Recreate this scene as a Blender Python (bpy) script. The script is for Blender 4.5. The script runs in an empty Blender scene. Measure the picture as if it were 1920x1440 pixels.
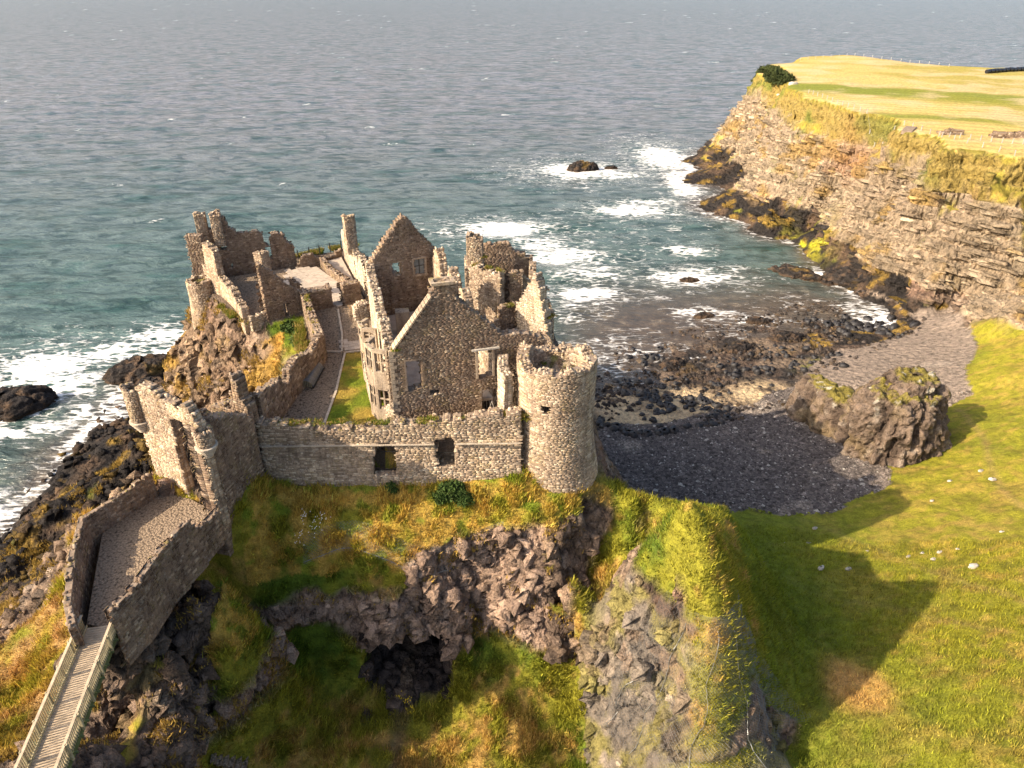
import bpy, math, random
import numpy as np
from mathutils import Vector, Matrix

random.seed(7)
rng = np.random.default_rng(11)
scene = bpy.context.scene
COL = scene.collection

# ------------------------------------------------------------------ camera, light, exposure
CAM_H = 65.0
cd = bpy.data.cameras.new('camera'); cam = bpy.data.objects.new('camera', cd); COL.objects.link(cam)
cam.location = (0, 0, CAM_H)
cam.rotation_euler = (math.radians(90 - 29.7), 0, 0)
cd.sensor_width = 36; cd.lens = 36 * 1333 / 1920; cd.clip_start = .5; cd.clip_end = 40000
scene.camera = cam
SUN = Vector((-.925 * .845, -.38 * .845, .535)).normalized()
w = bpy.data.worlds.new('World'); scene.world = w; w.use_nodes = True
nt = w.node_tree; nt.nodes.clear()
sky = nt.nodes.new('ShaderNodeTexSky'); sky.sky_type = 'NISHITA'; sky.sun_disc = False
sky.sun_elevation = math.asin(SUN.z); sky.sun_rotation = math.atan2(SUN.x, SUN.y)
sky.dust_density = 4.0; sky.air_density = 1.0; sky.ozone_density = 1.0
bg = nt.nodes.new('ShaderNodeBackground'); bg.inputs['Strength'].default_value = .145
wo = nt.nodes.new('ShaderNodeOutputWorld')
nt.links.new(sky.outputs[0], bg.inputs[0]); nt.links.new(bg.outputs[0], wo.inputs[0])
sl = bpy.data.lights.new('sun', 'SUN'); sl.energy = 4.8; sl.angle = math.radians(.55); sl.color = (1, .84, .64)
so = bpy.data.objects.new('sun', sl); COL.objects.link(so); so.location = (-60, -30, 120)
so.rotation_euler = (-SUN).to_track_quat('-Z', 'Y').to_euler()
scene.view_settings.view_transform = 'Standard'; scene.view_settings.look = 'None'
scene.view_settings.exposure = .98; scene.view_settings.gamma = 1; scene.view_settings.use_curve_mapping = False

# ------------------------------------------------------------------ noise
def _h(ix, iy, iz, s):
    n = (ix * 374761393 + iy * 668265263 + iz * 2147483647 + s * 1274126177) & 0xffffffff
    n = ((n ^ (n >> 13)) * 1274126177) & 0xffffffff
    n = ((n ^ (n >> 16)) * 2246822519) & 0xffffffff
    return ((n ^ (n >> 15)) & 0xffff) / 65535.0
def vnoise(p, s=0):
    p = np.asarray(p, float); i = np.floor(p).astype(np.int64); f = p - i; f = f * f * (3 - 2 * f)
    r = 0
    for a in (0, 1):
        for b in (0, 1):
            for c in (0, 1):
                wt = (f[:, 0] if a else 1 - f[:, 0]) * (f[:, 1] if b else 1 - f[:, 1]) * (f[:, 2] if c else 1 - f[:, 2])
                r = r + wt * _h(i[:, 0] + a, i[:, 1] + b, i[:, 2] + c, s)
    return r * 2 - 1
def fbm(p, sc, o=4, s=0):
    r = 0; a = 1; t = 0; q = np.asarray(p, float) / sc
    for k in range(o):
        r = r + a * vnoise(q, s + k * 17); t += a; a *= .5; q = q * 2.03 + 5.3
    return r / t
def worley(p, sc, s=0):
    q = np.asarray(p, float) / sc; i = np.floor(q).astype(np.int64); best = np.full(len(q), 9.); sec = best.copy(); idv = np.zeros(len(q))
    for a in (-1, 0, 1):
        for b in (-1, 0, 1):
            for c in (-1, 0, 1):
                jx, jy, jz = i[:, 0] + a, i[:, 1] + b, i[:, 2] + c
                d = (jx + _h(jx, jy, jz, s) - q[:, 0]) ** 2 + (jy + _h(jx, jy, jz, s + 1) - q[:, 1]) ** 2 + (jz + _h(jx, jy, jz, s + 2) - q[:, 2]) ** 2
                m = d < best
                sec = np.where(m, best, np.minimum(sec, d)); idv = np.where(m, _h(jx, jy, jz, s + 3), idv); best = np.where(m, d, best)
    return np.sqrt(best), np.sqrt(sec), idv
def sst(x, a, b):
    t = np.clip((x - a) / (b - a), 0, 1); return t * t * (3 - 2 * t)
def mixc(a, b, t):
    t = np.asarray(t)[:, None]; return a * (1 - t) + np.asarray(b, float) * t

# ------------------------------------------------------------------ object helpers
def tag(o, label=None, cat=None, group=None, kind=None):
    if label: o['label'] = label
    if cat: o['category'] = cat
    if group: o['group'] = group
    if kind: o['kind'] = kind
    return o
def empty(name, loc=(0, 0, 0), rz=0):
    o = bpy.data.objects.new(name, None); o.location = loc; o.rotation_euler = (0, 0, rz); o.empty_display_size = .2
    COL.objects.link(o); return o
def link(name, me, mat=None, parent=None):
    o = bpy.data.objects.new(name, me); COL.objects.link(o)
    if mat and not me.materials: me.materials.append(mat)
    if parent: 
        o.parent = parent
    return o
def npmesh(name, V, Fc, mat=None, parent=None, smooth=False, attrs=None, colattr=None):
    """V (n,3), Fc (m,k) equal sided faces"""
    me = bpy.data.meshes.new(name); V = np.asarray(V, np.float32); Fc = np.asarray(Fc, np.int32); m, k = Fc.shape
    me.vertices.add(len(V)); me.vertices.foreach_set('co', V.ravel())
    me.loops.add(m * k); me.loops.foreach_set('vertex_index', Fc.ravel())
    me.polygons.add(m); me.polygons.foreach_set('loop_start', np.arange(0, m * k, k, dtype=np.int32))
    me.polygons.foreach_set('loop_total', np.full(m, k, np.int32))
    if smooth: me.polygons.foreach_set('use_smooth', np.ones(m, bool))
    for n, v in (attrs or {}).items():
        a = me.attributes.new(n, 'FLOAT', 'POINT'); a.data.foreach_set('value', np.asarray(v, np.float32))
    if colattr is not None:
        a = me.attributes.new('col', 'FLOAT_COLOR', 'POINT'); c = np.ones((len(V), 4), np.float32); c[:, :3] = colattr; a.data.foreach_set('color', c.ravel())
    me.update(calc_edges=True)
    return link(name, me, mat, parent)
def mesh(name, vs, fs, mat=None, parent=None):
    me = bpy.data.meshes.new(name); me.from_pydata([tuple(map(float, v)) for v in vs], [], fs); me.update()
    return link(name, me, mat, parent)
class MB:
    def __init__(s): s.v = []; s.f = []
    def box(s, c, d, rz=0, rot=None):
        b = len(s.v); R = rot or Matrix.Rotation(rz, 3, 'Z')
        for x in (-.5, .5):
            for y in (-.5, .5):
                for z in (-.5, .5): s.v.append(Vector(c) + R @ Vector((x * d[0], y * d[1], z * d[2])))
        s.f += [tuple(b + i for i in q) for q in ((0, 1, 3, 2), (4, 6, 7, 5), (0, 4, 5, 1), (2, 3, 7, 6), (0, 2, 6, 4), (1, 5, 7, 3))]
    def bar(s, a, b, w, h=None):
        a = Vector(a); b = Vector(b); h = h or w; d = b - a
        q = d.to_track_quat('Y', 'Z').to_matrix(); s.box((a + b) / 2, (w, d.length, h), rot=q)
    def tube(s, pts, r, n=4):
        pts = [Vector(p) for p in pts]; b = len(s.v)
        for i, p in enumerate(pts):
            d = (pts[min(i + 1, len(pts) - 1)] - pts[max(i - 1, 0)]).normalized()
            x = d.cross(Vector((0, 0, 1))); x = x.normalized() if x.length > .01 else Vector((1, 0, 0)); y = d.cross(x)
            for k in range(n):
                t = 2 * math.pi * k / n; s.v.append(p + x * (r * math.cos(t)) + y * (r * math.sin(t)))
        for i in range(len(pts) - 1):
            for k in range(n):
                s.f.append((b + i * n + k, b + i * n + (k + 1) % n, b + (i + 1) * n + (k + 1) % n, b + (i + 1) * n + k))
    def build(s, name, mat, parent=None): return mesh(name, s.v, s.f, mat, parent)

# ------------------------------------------------------------------ materials
def newmat(name, rough=.9, spec=.3):
    m = bpy.data.materials.new(name); m.use_nodes = True; b = m.node_tree.nodes['Principled BSDF']
    b.inputs['Roughness'].default_value = rough; b.inputs['Specular IOR Level'].default_value = spec
    return m, m.node_tree, b
def N(t, ty, **k):
    n = t.nodes.new(ty)
    for a, v in k.items(): setattr(n, a, v)
    return n
def noise(t, vec, sc, det=4, rough=.6, dist=0):
    n = N(t, 'ShaderNodeTexNoise'); n.inputs['Scale'].default_value = sc; n.inputs['Detail'].default_value = det
    n.inputs['Roughness'].default_value = rough; n.inputs['Distortion'].default_value = dist; t.links.new(vec, n.inputs['Vector']); return n
def ramp(t, fac, st):
    r = N(t, 'ShaderNodeValToRGB'); e = r.color_ramp.elements
    while len(e) < len(st): e.new(.5)
    for x, (p, c) in zip(e, st): x.position = p; x.color = (*c, 1) if len(c) == 3 else c
    t.links.new(fac, r.inputs[0]); return r
def mul(t, a, b, fac=1, mode='MULTIPLY'):
    m = N(t, 'ShaderNodeMix', data_type='RGBA', blend_type=mode)
    if isinstance(fac, (int, float)): m.inputs[0].default_value = fac
    else: t.links.new(fac, m.inputs[0])
    for s, v in ((6, a), (7, b)):
        if isinstance(v, tuple): m.inputs[s].default_value = (*v, 1)
        else: t.links.new(v, m.inputs[s])
    return m.outputs[2]
def math_(t, op, a, b=0., c=None):
    m = N(t, 'ShaderNodeMath', operation=op)
    for i, v in enumerate((a, b) if c is None else (a, b, c)):
        if isinstance(v, (int, float)): m.inputs[i].default_value = v
        else: t.links.new(v, m.inputs[i])
    return m.outputs[0]
def bump(t, b, h, st, dist=.1, prev=None):
    n = N(t, 'ShaderNodeBump'); n.inputs['Strength'].default_value = st; n.inputs['Distance'].default_value = dist
    t.links.new(h, n.inputs['Height'])
    if prev: t.links.new(prev, n.inputs['Normal'])
    t.links.new(n.outputs[0], b.inputs['Normal']); return n.outputs[0]
def geo(t): return N(t, 'ShaderNodeNewGeometry')

def ground_mat():
    m, t, b = newmat('ground', .95, .15)
    a = N(t, 'ShaderNodeAttribute', attribute_name='col'); ro = N(t, 'ShaderNodeAttribute', attribute_name='rocky')
    P = geo(t).outputs['Position']
    n1 = noise(t, P, 1.1, 6, .65); n2 = noise(t, P, 6, 5, .7)
    r1 = ramp(t, n1.outputs[0], [(.25, (.55, .55, .55)), (.5, (1, 1, 1)), (.75, (1.45, 1.4, 1.35))])
    r2 = ramp(t, n2.outputs[0], [(.3, (.6, .6, .6)), (.55, (1, 1, 1)), (.75, (1.4, 1.35, 1.25))])
    c = mul(t, a.outputs['Color'], r1.outputs[0]); c = mul(t, c, r2.outputs[0])
    t.links.new(c, b.inputs['Base Color'])
    v = N(t, 'ShaderNodeTexVoronoi', feature='F1'); v.inputs['Scale'].default_value = 1.0
    mp = N(t, 'ShaderNodeMixRGB'); 
    nd = noise(t, P, .8, 3); va = N(t, 'ShaderNodeVectorMath', operation='ADD'); t.links.new(P, va.inputs[0]); t.links.new(nd.outputs[1], va.inputs[1]); t.links.new(va.outputs[0], v.inputs['Vector'])
    hr = math_(t, 'ADD', math_(t, 'MULTIPLY', n1.outputs[0], 1.2), math_(t, 'MULTIPLY', v.outputs['Distance'], .8))
    hr = math_(t, 'ADD', hr, math_(t, 'MULTIPLY', n2.outputs[0], .35))
    hg = math_(t, 'ADD', math_(t, 'MULTIPLY', n1.outputs[0], .5), math_(t, 'MULTIPLY', n2.outputs[0], .35))
    hm = N(t, 'ShaderNodeMix'); t.links.new(ro.outputs['Fac'], hm.inputs[0]); t.links.new(hg, hm.inputs[2]); t.links.new(hr, hm.inputs[3])
    cr = ramp(t, math_(t, 'ADD', math_(t, 'MULTIPLY', n1.outputs[0], .6), math_(t, 'MULTIPLY', n2.outputs[0], .4)), [(.36, (.35, .33, .33)), (.46, (1, 1, 1))])  # crevice shade painted into the rock colour, following the bump's low spots
    t.links.new(mul(t, c, cr.outputs[0], ro.outputs['Fac']), b.inputs['Base Color'])
    bump(t, b, hm.outputs[0], 1.0, .75)
    return m
def stone_mat(name, st, lich=.5, rough=.92):
    m, t, b = newmat(name, rough, .2); P = geo(t).outputs['Position']
    a = N(t, 'ShaderNodeAttribute', attribute_name='tint'); r = ramp(t, a.outputs['Fac'], st)
    n1 = noise(t, P, .35, 5, .65); n2 = noise(t, P, 9, 4, .65); n3 = noise(t, P, 2.3, 5, .7)
    c = mul(t, r.outputs[0], ramp(t, n1.outputs[0], [(.3, (.60, .56, .54)), (.5, (1, 1, 1)), (.7, (1.3, 1.24, 1.12))]).outputs[0])
    c = mul(t, c, ramp(t, n2.outputs[0], [(.3, (.65, .65, .65)), (.5, (1, 1, 1)), (.7, (1.3, 1.28, 1.22))]).outputs[0])
    mps = N(t, 'ShaderNodeMapping'); mps.inputs['Scale'].default_value = (1.6, 1.6, .22); t.links.new(P, mps.inputs[0]); ns = noise(t, mps.outputs[0], 1.0, 5, .65)
    c = mul(t, c, ramp(t, ns.outputs[0], [(.36, (.62, .60, .60)), (.5, (1, 1, 1)), (.66, (1.12, 1.12, 1.1))]).outputs[0])
    lf = ramp(t, n3.outputs[0], [(.56, (0, 0, 0)), (.66, (lich,) * 3)])
    c = mul(t, c, (.42, .37, .30), lf.outputs[0], 'MIX')
    # moss and dry grass on upward faces
    g = geo(t); sx = N(t, 'ShaderNodeSeparateXYZ'); t.links.new(g.outputs['True Normal'], sx.inputs[0])
    up = math_(t, 'MULTIPLY', ramp(t, sx.outputs[2], [(.75, (0, 0, 0)), (.95, (1, 1, 1))]).outputs[0], ramp(t, noise(t, P, .9, 4).outputs[0], [(.5, (0, 0, 0)), (.62, (.8, .8, .8))]).outputs[0])
    c = mul(t, c, mul(t, (.16, .15, .03), (.32, .22, .08), noise(t, P, 1.7).outputs[0], 'MIX'), up, 'MIX')
    t.links.new(c, b.inputs['Base Color'])
    bump(t, b, math_(t, 'ADD', n2.outputs[0], math_(t, 'MULTIPLY', noise(t, P, 25, 3).outputs[0], .4)), .6, .06)
    return m
def flat_mat(name, c, rough=.8, spec=.3, var=.35, sc=3., metal=0, bs=.3):
    m, t, b = newmat(name, rough, spec); P = geo(t).outputs['Position']; n = noise(t, P, sc, 5, .65)
    lo = tuple(x * (1 - var) for x in c); hi = tuple(min(1, x * (1 + var)) for x in c)
    t.links.new(ramp(t, n.outputs[0], [(.3, lo), (.7, hi)]).outputs[0], b.inputs['Base Color']); b.inputs['Metallic'].default_value = metal
    bump(t, b, noise(t, P, sc * 6, 3).outputs[0], bs, .03)
    return m
M = {}
M['ground'] = ground_mat()
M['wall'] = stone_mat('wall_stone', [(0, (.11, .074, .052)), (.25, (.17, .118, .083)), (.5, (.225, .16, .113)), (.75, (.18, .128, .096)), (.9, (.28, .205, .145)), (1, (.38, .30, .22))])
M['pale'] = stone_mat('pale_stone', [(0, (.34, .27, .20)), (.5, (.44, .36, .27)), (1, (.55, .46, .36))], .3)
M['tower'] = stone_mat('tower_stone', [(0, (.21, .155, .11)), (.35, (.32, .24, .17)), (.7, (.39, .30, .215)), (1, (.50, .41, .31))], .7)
M['mortar'] = flat_mat('mortar', (.225, .17, .125), .95, .1, .35, 2.5, bs=.8)
M['gravel'] = flat_mat('gravel', (.22, .165, .115), .95, .1, .5, 9, bs=1)
_t = M['gravel'].node_tree; _b = _t.nodes['Principled BSDF']; _v = N(_t, 'ShaderNodeTexVoronoi'); _v.inputs['Scale'].default_value = 5.5; _t.links.new(geo(_t).outputs['Position'], _v.inputs['Vector'])
_o = _b.inputs['Base Color'].links[0].from_socket; _t.links.new(mul(_t, _o, ramp(_t, _v.outputs['Distance'], [(0, (1.35, 1.35, 1.35)), (.55, (1, 1, 1)), (.9, (.35, .35, .35))]).outputs[0]), _b.inputs['Base Color']); bump(_t, _b, math_(_t, 'SUBTRACT', 1., _v.outputs['Distance']), 1, .08)
M['slab'] = flat_mat('slab', (.40, .33, .26), .9, .2, .25, 1.2)
M['kerb'] = flat_mat('kerb', (.42, .35, .27), .9, .2, .3, 2)
M['iron'] = flat_mat('iron', (.03, .028, .026), .6, .4, .3, 5, .3)
M['wood'] = flat_mat('bleached_timber', (.44, .34, .23), .8, .25, .3, 2.5)
M['woodrail'] = flat_mat('rail_timber', (.36, .31, .19), .8, .25, .35, 2.5)
M['green'] = flat_mat('algae_timber', (.10, .12, .05), .8, .2, .4, 2)
M['basalt'] = flat_mat('basalt', (.022, .02, .02), .55, .4, .5, 2, bs=.9)
M['skerry'] = flat_mat('shore_rock', (.075, .055, .042), .6, .35, .7, .9, bs=1)
M['white'] = flat_mat('white_paint', (.36, .34, .30), .7, .3, .15)
M['whitestone'] = flat_mat('white_stone', (.40, .36, .30), .9, .2, .3)
M['plastic'] = flat_mat('black_wrap', (.015, .016, .02), .25, .5, .3, 2, bs=.1)
M['wire'] = flat_mat('galvanised_wire', (.20, .20, .20), .6, .4, .2, 5, .3)
M['mesh'] = flat_mat('mesh_metal', (.30, .30, .29), .4, .5, .3, 4, .7)
M['leaf'] = flat_mat('leaf', (.045, .075, .015), .8, .2, .5, 1.5)
M['leafdark'] = flat_mat('hedge_leaf', (.035, .045, .014), .85, .15, .5, .5)
M['glass'] = flat_mat('window_glass', (.10, .13, .15), .08, .6, .2)

# ------------------------------------------------------------------ terrain heights (surveyed spot heights x, y, z in metres)
SPOT = [(-23.2,44.6,27.6),(-21.8,47.9,27),(-18.5,48.9,26.2),(-14.8,48.6,25.8),(-10.2,49.2,26.2),(-6.5,49.9,26.6),(-2.8,49.9,26.6),(0.7,50.9,27),
(4.1,50.9,25.8),(6.2,50.8,25.3),(-25.2,43.4,26),(-21.2,44.2,23.5),(-16.2,44.6,22.5),(-12.2,44.8,22.3),(-9,45.3,22.8),(-5,46.4,23.3),(-0.5,47,23.3),
(4.1,46.7,23.6),(6,48,24),(-25.9,40.5,22.5),(-25,36.3,25.3),(-25.8,34.5,24.6),(-24,40.6,26.3),(-23,43.4,20),(-18.3,43.8,19),(-14.3,44.4,19),
(-9.1,43.8,19),(-4.6,43.9,19.5),(0,44.8,20.5),(3.6,44.7,21.8),(-26.9,37.2,19),(-24.1,42,16.5),(-18.7,43.3,15),(-14.5,43.3,15),(-12.2,43.1,14.5),
(-5.1,42.8,15.5),(-0.5,44.5,17),(3.2,43.7,18.5),(5.3,43.3,22),(-27.5,36.3,16.5),(-22.7,42.5,12.5),(-17.2,42.9,12),(-12.4,42.2,10.8),(-9.4,41.2,10.2),
(-6.1,41.4,10.4),(-3.4,44.1,12),(0,44.8,13.2),(4.3,44.6,13.5),(-23.2,39.6,12),(-16.4,39.2,11.2),(-9.7,39.4,10.2),(-2.8,40.2,11.2),(1.8,40.7,12),
(5.5,40,11.5),(-23,33.9,14),(-19.3,34.5,12.5),(-13.2,34.7,11.5),(-7.8,35.2,10),(-2.6,34.8,10.5),(1.7,34.8,10.5),(5.2,34.8,9.8),(-22.1,31.7,14.5),
(-27.3,32,17.5),(-28.6,35.2,18.5),(-30.8,32.8,20),(-29.5,37.1,21.5),(-30,34.3,21.5),(-26.2,34.3,27),(-28,35.5,28.7),(-26.8,32.7,28.2),
(-29.5,43.2,28.9),(-26.2,43.2,28.9),(-26.4,40.7,28.9),(-30.2,34.2,26),(-35.2,40.1,24),(-36.9,44.9,24),(-35.9,46.6,26),(-33.9,49.2,26.5),
(-34.4,55.3,24),(-39.3,40.1,18),(-35.9,33.6,20),(-32.3,28.2,22),(-28.4,25.6,25),(-41.5,39.1,16),(-48.2,51.9,12),(-44.9,52.2,16),(-46.3,58.1,15),
(-43.7,60.9,17),(-42.6,64.8,17),(-55.7,56,7),(-59.9,64,4),(-67.7,71.2,0),(-59.8,67.7,5),(-58.4,70.5,6),(-69.2,85,0),(-65.6,87.7,1),(-67.7,99.6,0),
(-56.2,74.7,7),(-53.9,79.3,8),(-60.7,95,3),(-68.6,109.1,0),(-51.7,80.3,10),(-74,80.1,-2),(-76.3,90.4,-2),(-75.3,99.4,-2),(-75.2,109.7,-2),
(-86.3,115.2,-3),(-79.8,122.6,-2.5),(-84.4,96.1,-3),(-77.1,139.8,-4),(-95.6,153.2,-5),(15.4,78.4,4.6),(14.9,85.5,3.6),(15.3,94.7,2.2),
(15.2,105.1,0.8),(15.7,118,0),(18.8,73.2,5.6),(16.4,75.3,5.2),(30.1,71.3,5.8),(40.1,70.6,5.8),(49.4,77.4,5.4),(22.1,82,4.2),(34.2,84.1,3.6),
(43.6,79,4.6),(29.5,97.1,1.6),(42.7,97.8,2.2),(20,92.1,1.9),(49.1,83.5,5),(53.2,100.5,2.6),(22.3,105.7,0.4),(32.4,109.2,0.5),(18.7,113.7,0.2),
(29.2,117.6,0.2),(42.8,112.7,0.7),(41.6,126.6,0.2),(52.8,128.5,0.4),(63.2,142.5,-0.1),(25.7,127.4,-0.2),(18.9,132.9,-0.6),(51.7,142.9,-0.3),
(40.2,144,-0.8),(16.7,145.5,-1.5),(53.7,116.2,1),(69.5,130.1,0.8),(65.1,115.7,2.4),(78.6,127.3,2.2),(74.9,110.8,4),(89.3,128.4,4),(86.8,143.3,0.8),
(75.5,100.8,5.5),(83.4,117.9,4.6),(97.1,134.8,4.6),(89.1,118.5,6.5),(60.6,173,-2),(53.2,201.3,-3),(67.8,155.4,-0.5),(70,195.2,-2.5),(26.5,175.6,-3),
(72.3,147.8,0.1),(32.5,59.8,8),(26.7,57.5,9.5),(27.8,47.8,10.5),(26.2,39.3,12.5),(22.6,33.9,12),(40.9,59,8.8),(33.9,45.3,12),(31.3,36.4,15),
(26.9,31.7,15.5),(32.7,30.2,19),(38.1,38.3,17),(46.3,50.4,13.5),(51.9,68.6,8.5),(55.8,65.2,10.5),(61.2,79.3,8),(70.1,84.3,10),(80.4,99.9,10),
(88.9,114.5,8.5),(69.3,300.3,0),(63.1,260.9,0),(65.5,220.8,0),(79.3,211.3,0),(88.8,202,0),(80.2,190.3,-0.8),(79.7,179.5,0),(81.8,159.1,0),
(88.7,149.7,0.6),(92.8,142.1,2),(73.3,268.6,3),(66.6,233.4,2.5),(75.2,215.1,2.5),(89,200,3),(86.4,172.3,4),(88.8,149.7,4.5),(96.7,142.3,5),
(101.1,132.3,7.5),(74.2,232.3,8),(76.9,207.8,7),(85.5,186.2,8),(85.9,161.9,9),(90.9,144.6,9),(95.3,133.6,11),(94.7,123.4,13),(96.4,321.7,4),
(91.1,292.3,14),(94.3,305.4,24),(95.7,304.9,30),(111.6,337.4,31),(91.1,239.3,30.5),(95.8,210,30.5),(95.9,181.9,30.5),(94.7,161.7,30),(99.6,151.2,29),
(102.7,144.5,29),(89,228.4,22),(90,190.6,21),(95.8,172.9,20),(98.8,154.9,20),(105.8,147,20),(87.3,218.4,13),(90.7,175.5,14),(94.3,147.5,14),
(102,138,15),(99.3,283.1,32.5),(97.3,248.1,32.5),(97.6,215.5,32.5),(97,182.7,32.5),(100.5,169.5,32.5),(106.5,155.3,32.5),(127.6,344.1,32.5),
(161.1,368.1,33),(172,328.8,32.5),(177.5,290.7,32),(186.7,279.6,32),(121.8,234.6,33.5),(134.3,213.6,33.5),(119.3,176.5,33),(66.7,314.2,-3),
(52.1,247,-3),(68.5,211.3,-3),(23.8,240.9,-5),(5.9,186.2,-4),(11.6,160.1,-2.5),(81.6,391.5,-6),(139.9,495,-8),(-34.4,288.8,-8),(-120.6,288.8,-8),
(-133.8,197,-8),(10.8,50.6,24.2),(11.7,50.4,22.5),(9.5,49.6,21),(7.5,47.8,18.8),(6,46.2,15.8),(12.6,40.1,32.6),(12.2,41.8,29.8),(14.9,41.3,29.2),
(16.1,41.6,26.5),(11,42.2,27),(13.2,38.4,30),(13.6,36.9,27.8),(17.3,40.2,24.5),(9.4,40.5,23.6),(11.3,39.2,25),(13.8,34.6,25),(14.5,33,21.5),
(18.9,37.4,20),(6.8,39.5,20),(9.1,37.1,19.2),(11.6,35.9,20.6),(11.5,34.2,18),(18.2,34.4,19),(21.2,35.5,15),(7.3,37.6,14),(8.7,34.1,13),(11.4,32.2,16),
(16.3,31.8,16.5),(21,34.1,13),(22.7,44.8,16),]
PLATEAU = [(-29.8,47.2),(-22.9,43.6),(-21.6,50.8),(-12,51.2),(0.6,51.9),(3.8,52.4),(6.6,53.4),(7.6,60),(6,66),(5,73),(4,79),(0,84),(-8,87),(-14,92),(-19,98),(-24,103.8),(-31,100),(-36.5,98),(-42.5,94),(-42.4,90),(-38.8,85.1),(-34.4,80),(-31,77.3),(-28.7,76.9),(-25.5,79),(-23.1,72.7),(-20.8,66.8),(-21.2,63),(-21.8,59),(-22.3,55),(-22.7,52.5),(-27,53)]
EXTRA = [(100,338,-1),(106,350,-1),(112,362,-1),(108,345,18),(118,362,14),(97,331,3),(-23.2,33.0,26.9),(-23.0,36.7,26.9),(-22.3,39.6,27.2),(-20.8,35,23),(-20.6,38.5,23.2),(-30,74,24),(-33,76,21.5),(-40,80,16),(-47,84,14),(-48.6,89.5,20),(-50,92,10),(-54,95,1),(-36,72,14),(-30,68,18),(-25.5,63,20),(-26,57,20),(-30,57,14),
(-33,62,9),(-40,66,4),(-46,78,4),(-47,72,1),(-55,85,0),(-60,95,.3),(-52,88,5),(-33,52,14),(-38,55,9),(-46,60,5),(-54,64,3),(-33,47,22),(-37,44,22),(-40,39,22),(-43,33,20),(-44,92,22),(-45,97,16),(-50,100,4),
(11.5,55,20),(11,60,17),(10,66,14),(12,72,8),(9,78,12),(14.5,84,2.2),(9,88,8),(12,94,.5),(4,92,6),(6,100,-.5),(-4,94,8),(-4,103,-.5),(-12,98,10),(-16,108,-.5),(-18,103,14),(-24,108,14),(-26,116,-.5),(-34,104,14),(-40,112,-.5),(-42,100,14),(-52,106,-.5),
(13,51.5,23.8),(15.5,57,18),(18,64,9.5),(20,52,22),(23,58,11),(26,50,13),(27,43,13),(22,46.5,20),
(-20,120,-5),(-50,130,-5),(-80,140,-6),(0,120,-4),(10,110,-1.2),(20,115,-1),(-100,90,-4),(-110,60,-4),(-95,50,-1),(-80,45,3),(-70,30,12),(-60,15,20),(-40,15,26),(-20,15,22),(-15,22,15),(0,22,12),(0,10,16),(15,20,15),(30,15,20),(50,15,25),(70,30,26),
(80,60,20),(100,60,28),(100,90,22),(125,90,32),(88,95,12),(100,120,15),(130,130,33),(160,130,35),(115,145,30),(125,160,32.5),(150,180,33),(200,180,34),(250,200,34),(300,250,33),
(200,250,33),(240,330,32),(190,345,26),(170,392,28),(130,378,26),(165,420,-5),(120,400,-5),(95,370,-5),(215,380,-5),(260,370,-5),(86,332,-2),(78,310,-1),(96,316,18),(93,326,1),(86,285,2),(91.5,292,8),(95,292,26),(84.5,262,3),(89,262,26),(79.5,245,3),(300,350,-5),(75,250,-1),(330,300,-5),
(74,262,1),(78,288,1.2),(60,250,-3),(100,300,30),
(120,120,30),(300,100,34),(300,20,34),(140,20,30),(-120,20,6),(-140,90,-6),(0,500,-10),(-300,300,-10),(400,500,-10),(500,250,-6)]
VALLEY = [(12.6, 49.3), (9.3, 45.3), (7.9, 44.1), (6.9, 42.2)]
RIDGE = [(12.85, 40.4), (12.9, 38.3), (12.7, 36.8), (12.5, 34.5), (12.5, 33.2)]
CVX = [(-31.2, 40.2), (-29.0, 44.6), (-28.9, 46.4), (-22.9, 42.8), (-22.9, 40.2), (-23.8, 37), (-24.2, 33.6), (-24.8, 30.9), (-27.6, 31.2), (-29.6, 36.4)]
def pip(x, y, poly):
    c = np.zeros(len(x), bool); n = len(poly)
    for i in range(n):
        x1, y1 = poly[i]; x2, y2 = poly[i - 1]
        k = ((y1 > y) != (y2 > y))
        if y1 != y2: c ^= k & (x < (x2 - x1) * (y - y1) / (y2 - y1) + x1)
    return c
def pdist(x, y, poly, closed=True):
    d = np.full(len(x), 1e9); n = len(poly)
    for i in range(n if closed else n - 1):
        ax, ay = poly[i]; bx, by = poly[(i + 1) % n]; ux, uy = bx - ax, by - ay; L = ux * ux + uy * uy
        t = np.clip(((x - ax) * ux + (y - ay) * uy) / L, 0, 1); d = np.minimum(d, np.hypot(x - ax - t * ux, y - ay - t * uy))
    return d
_P = np.array(SPOT + EXTRA)
_e = []
for i in range(len(PLATEAU)):
    a, b = np.array(PLATEAU[i]), np.array(PLATEAU[(i + 1) % len(PLATEAU)]); n_ = max(1, int(np.hypot(*(b - a)) / 3))
    for k in range(n_):
        q = a + (b - a) * k / n_
        _e.append((q[0], q[1], (27.5 if q[0] > -2.5 else 26.6) if (q[1] < 53.6 and q[0] > -21.7) else 29.3))
_e = np.array(_e)
_P = _P[~pip(_P[:, 0], _P[:, 1], PLATEAU)]
_P = _P[pdist(_P[:, 0], _P[:, 1], PLATEAU) > .8]
_P = np.vstack([_P, _e])
_D = np.hypot(_P[:, None, 0] - _P[None, :, 0], _P[:, None, 1] - _P[None, :, 1]) + np.eye(len(_P)) * -.15
_W = np.linalg.solve(np.block([[_D, np.ones((len(_P), 1))], [np.ones((1, len(_P))), np.zeros((1, 1))]]), np.append(_P[:, 2], 0))
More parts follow.
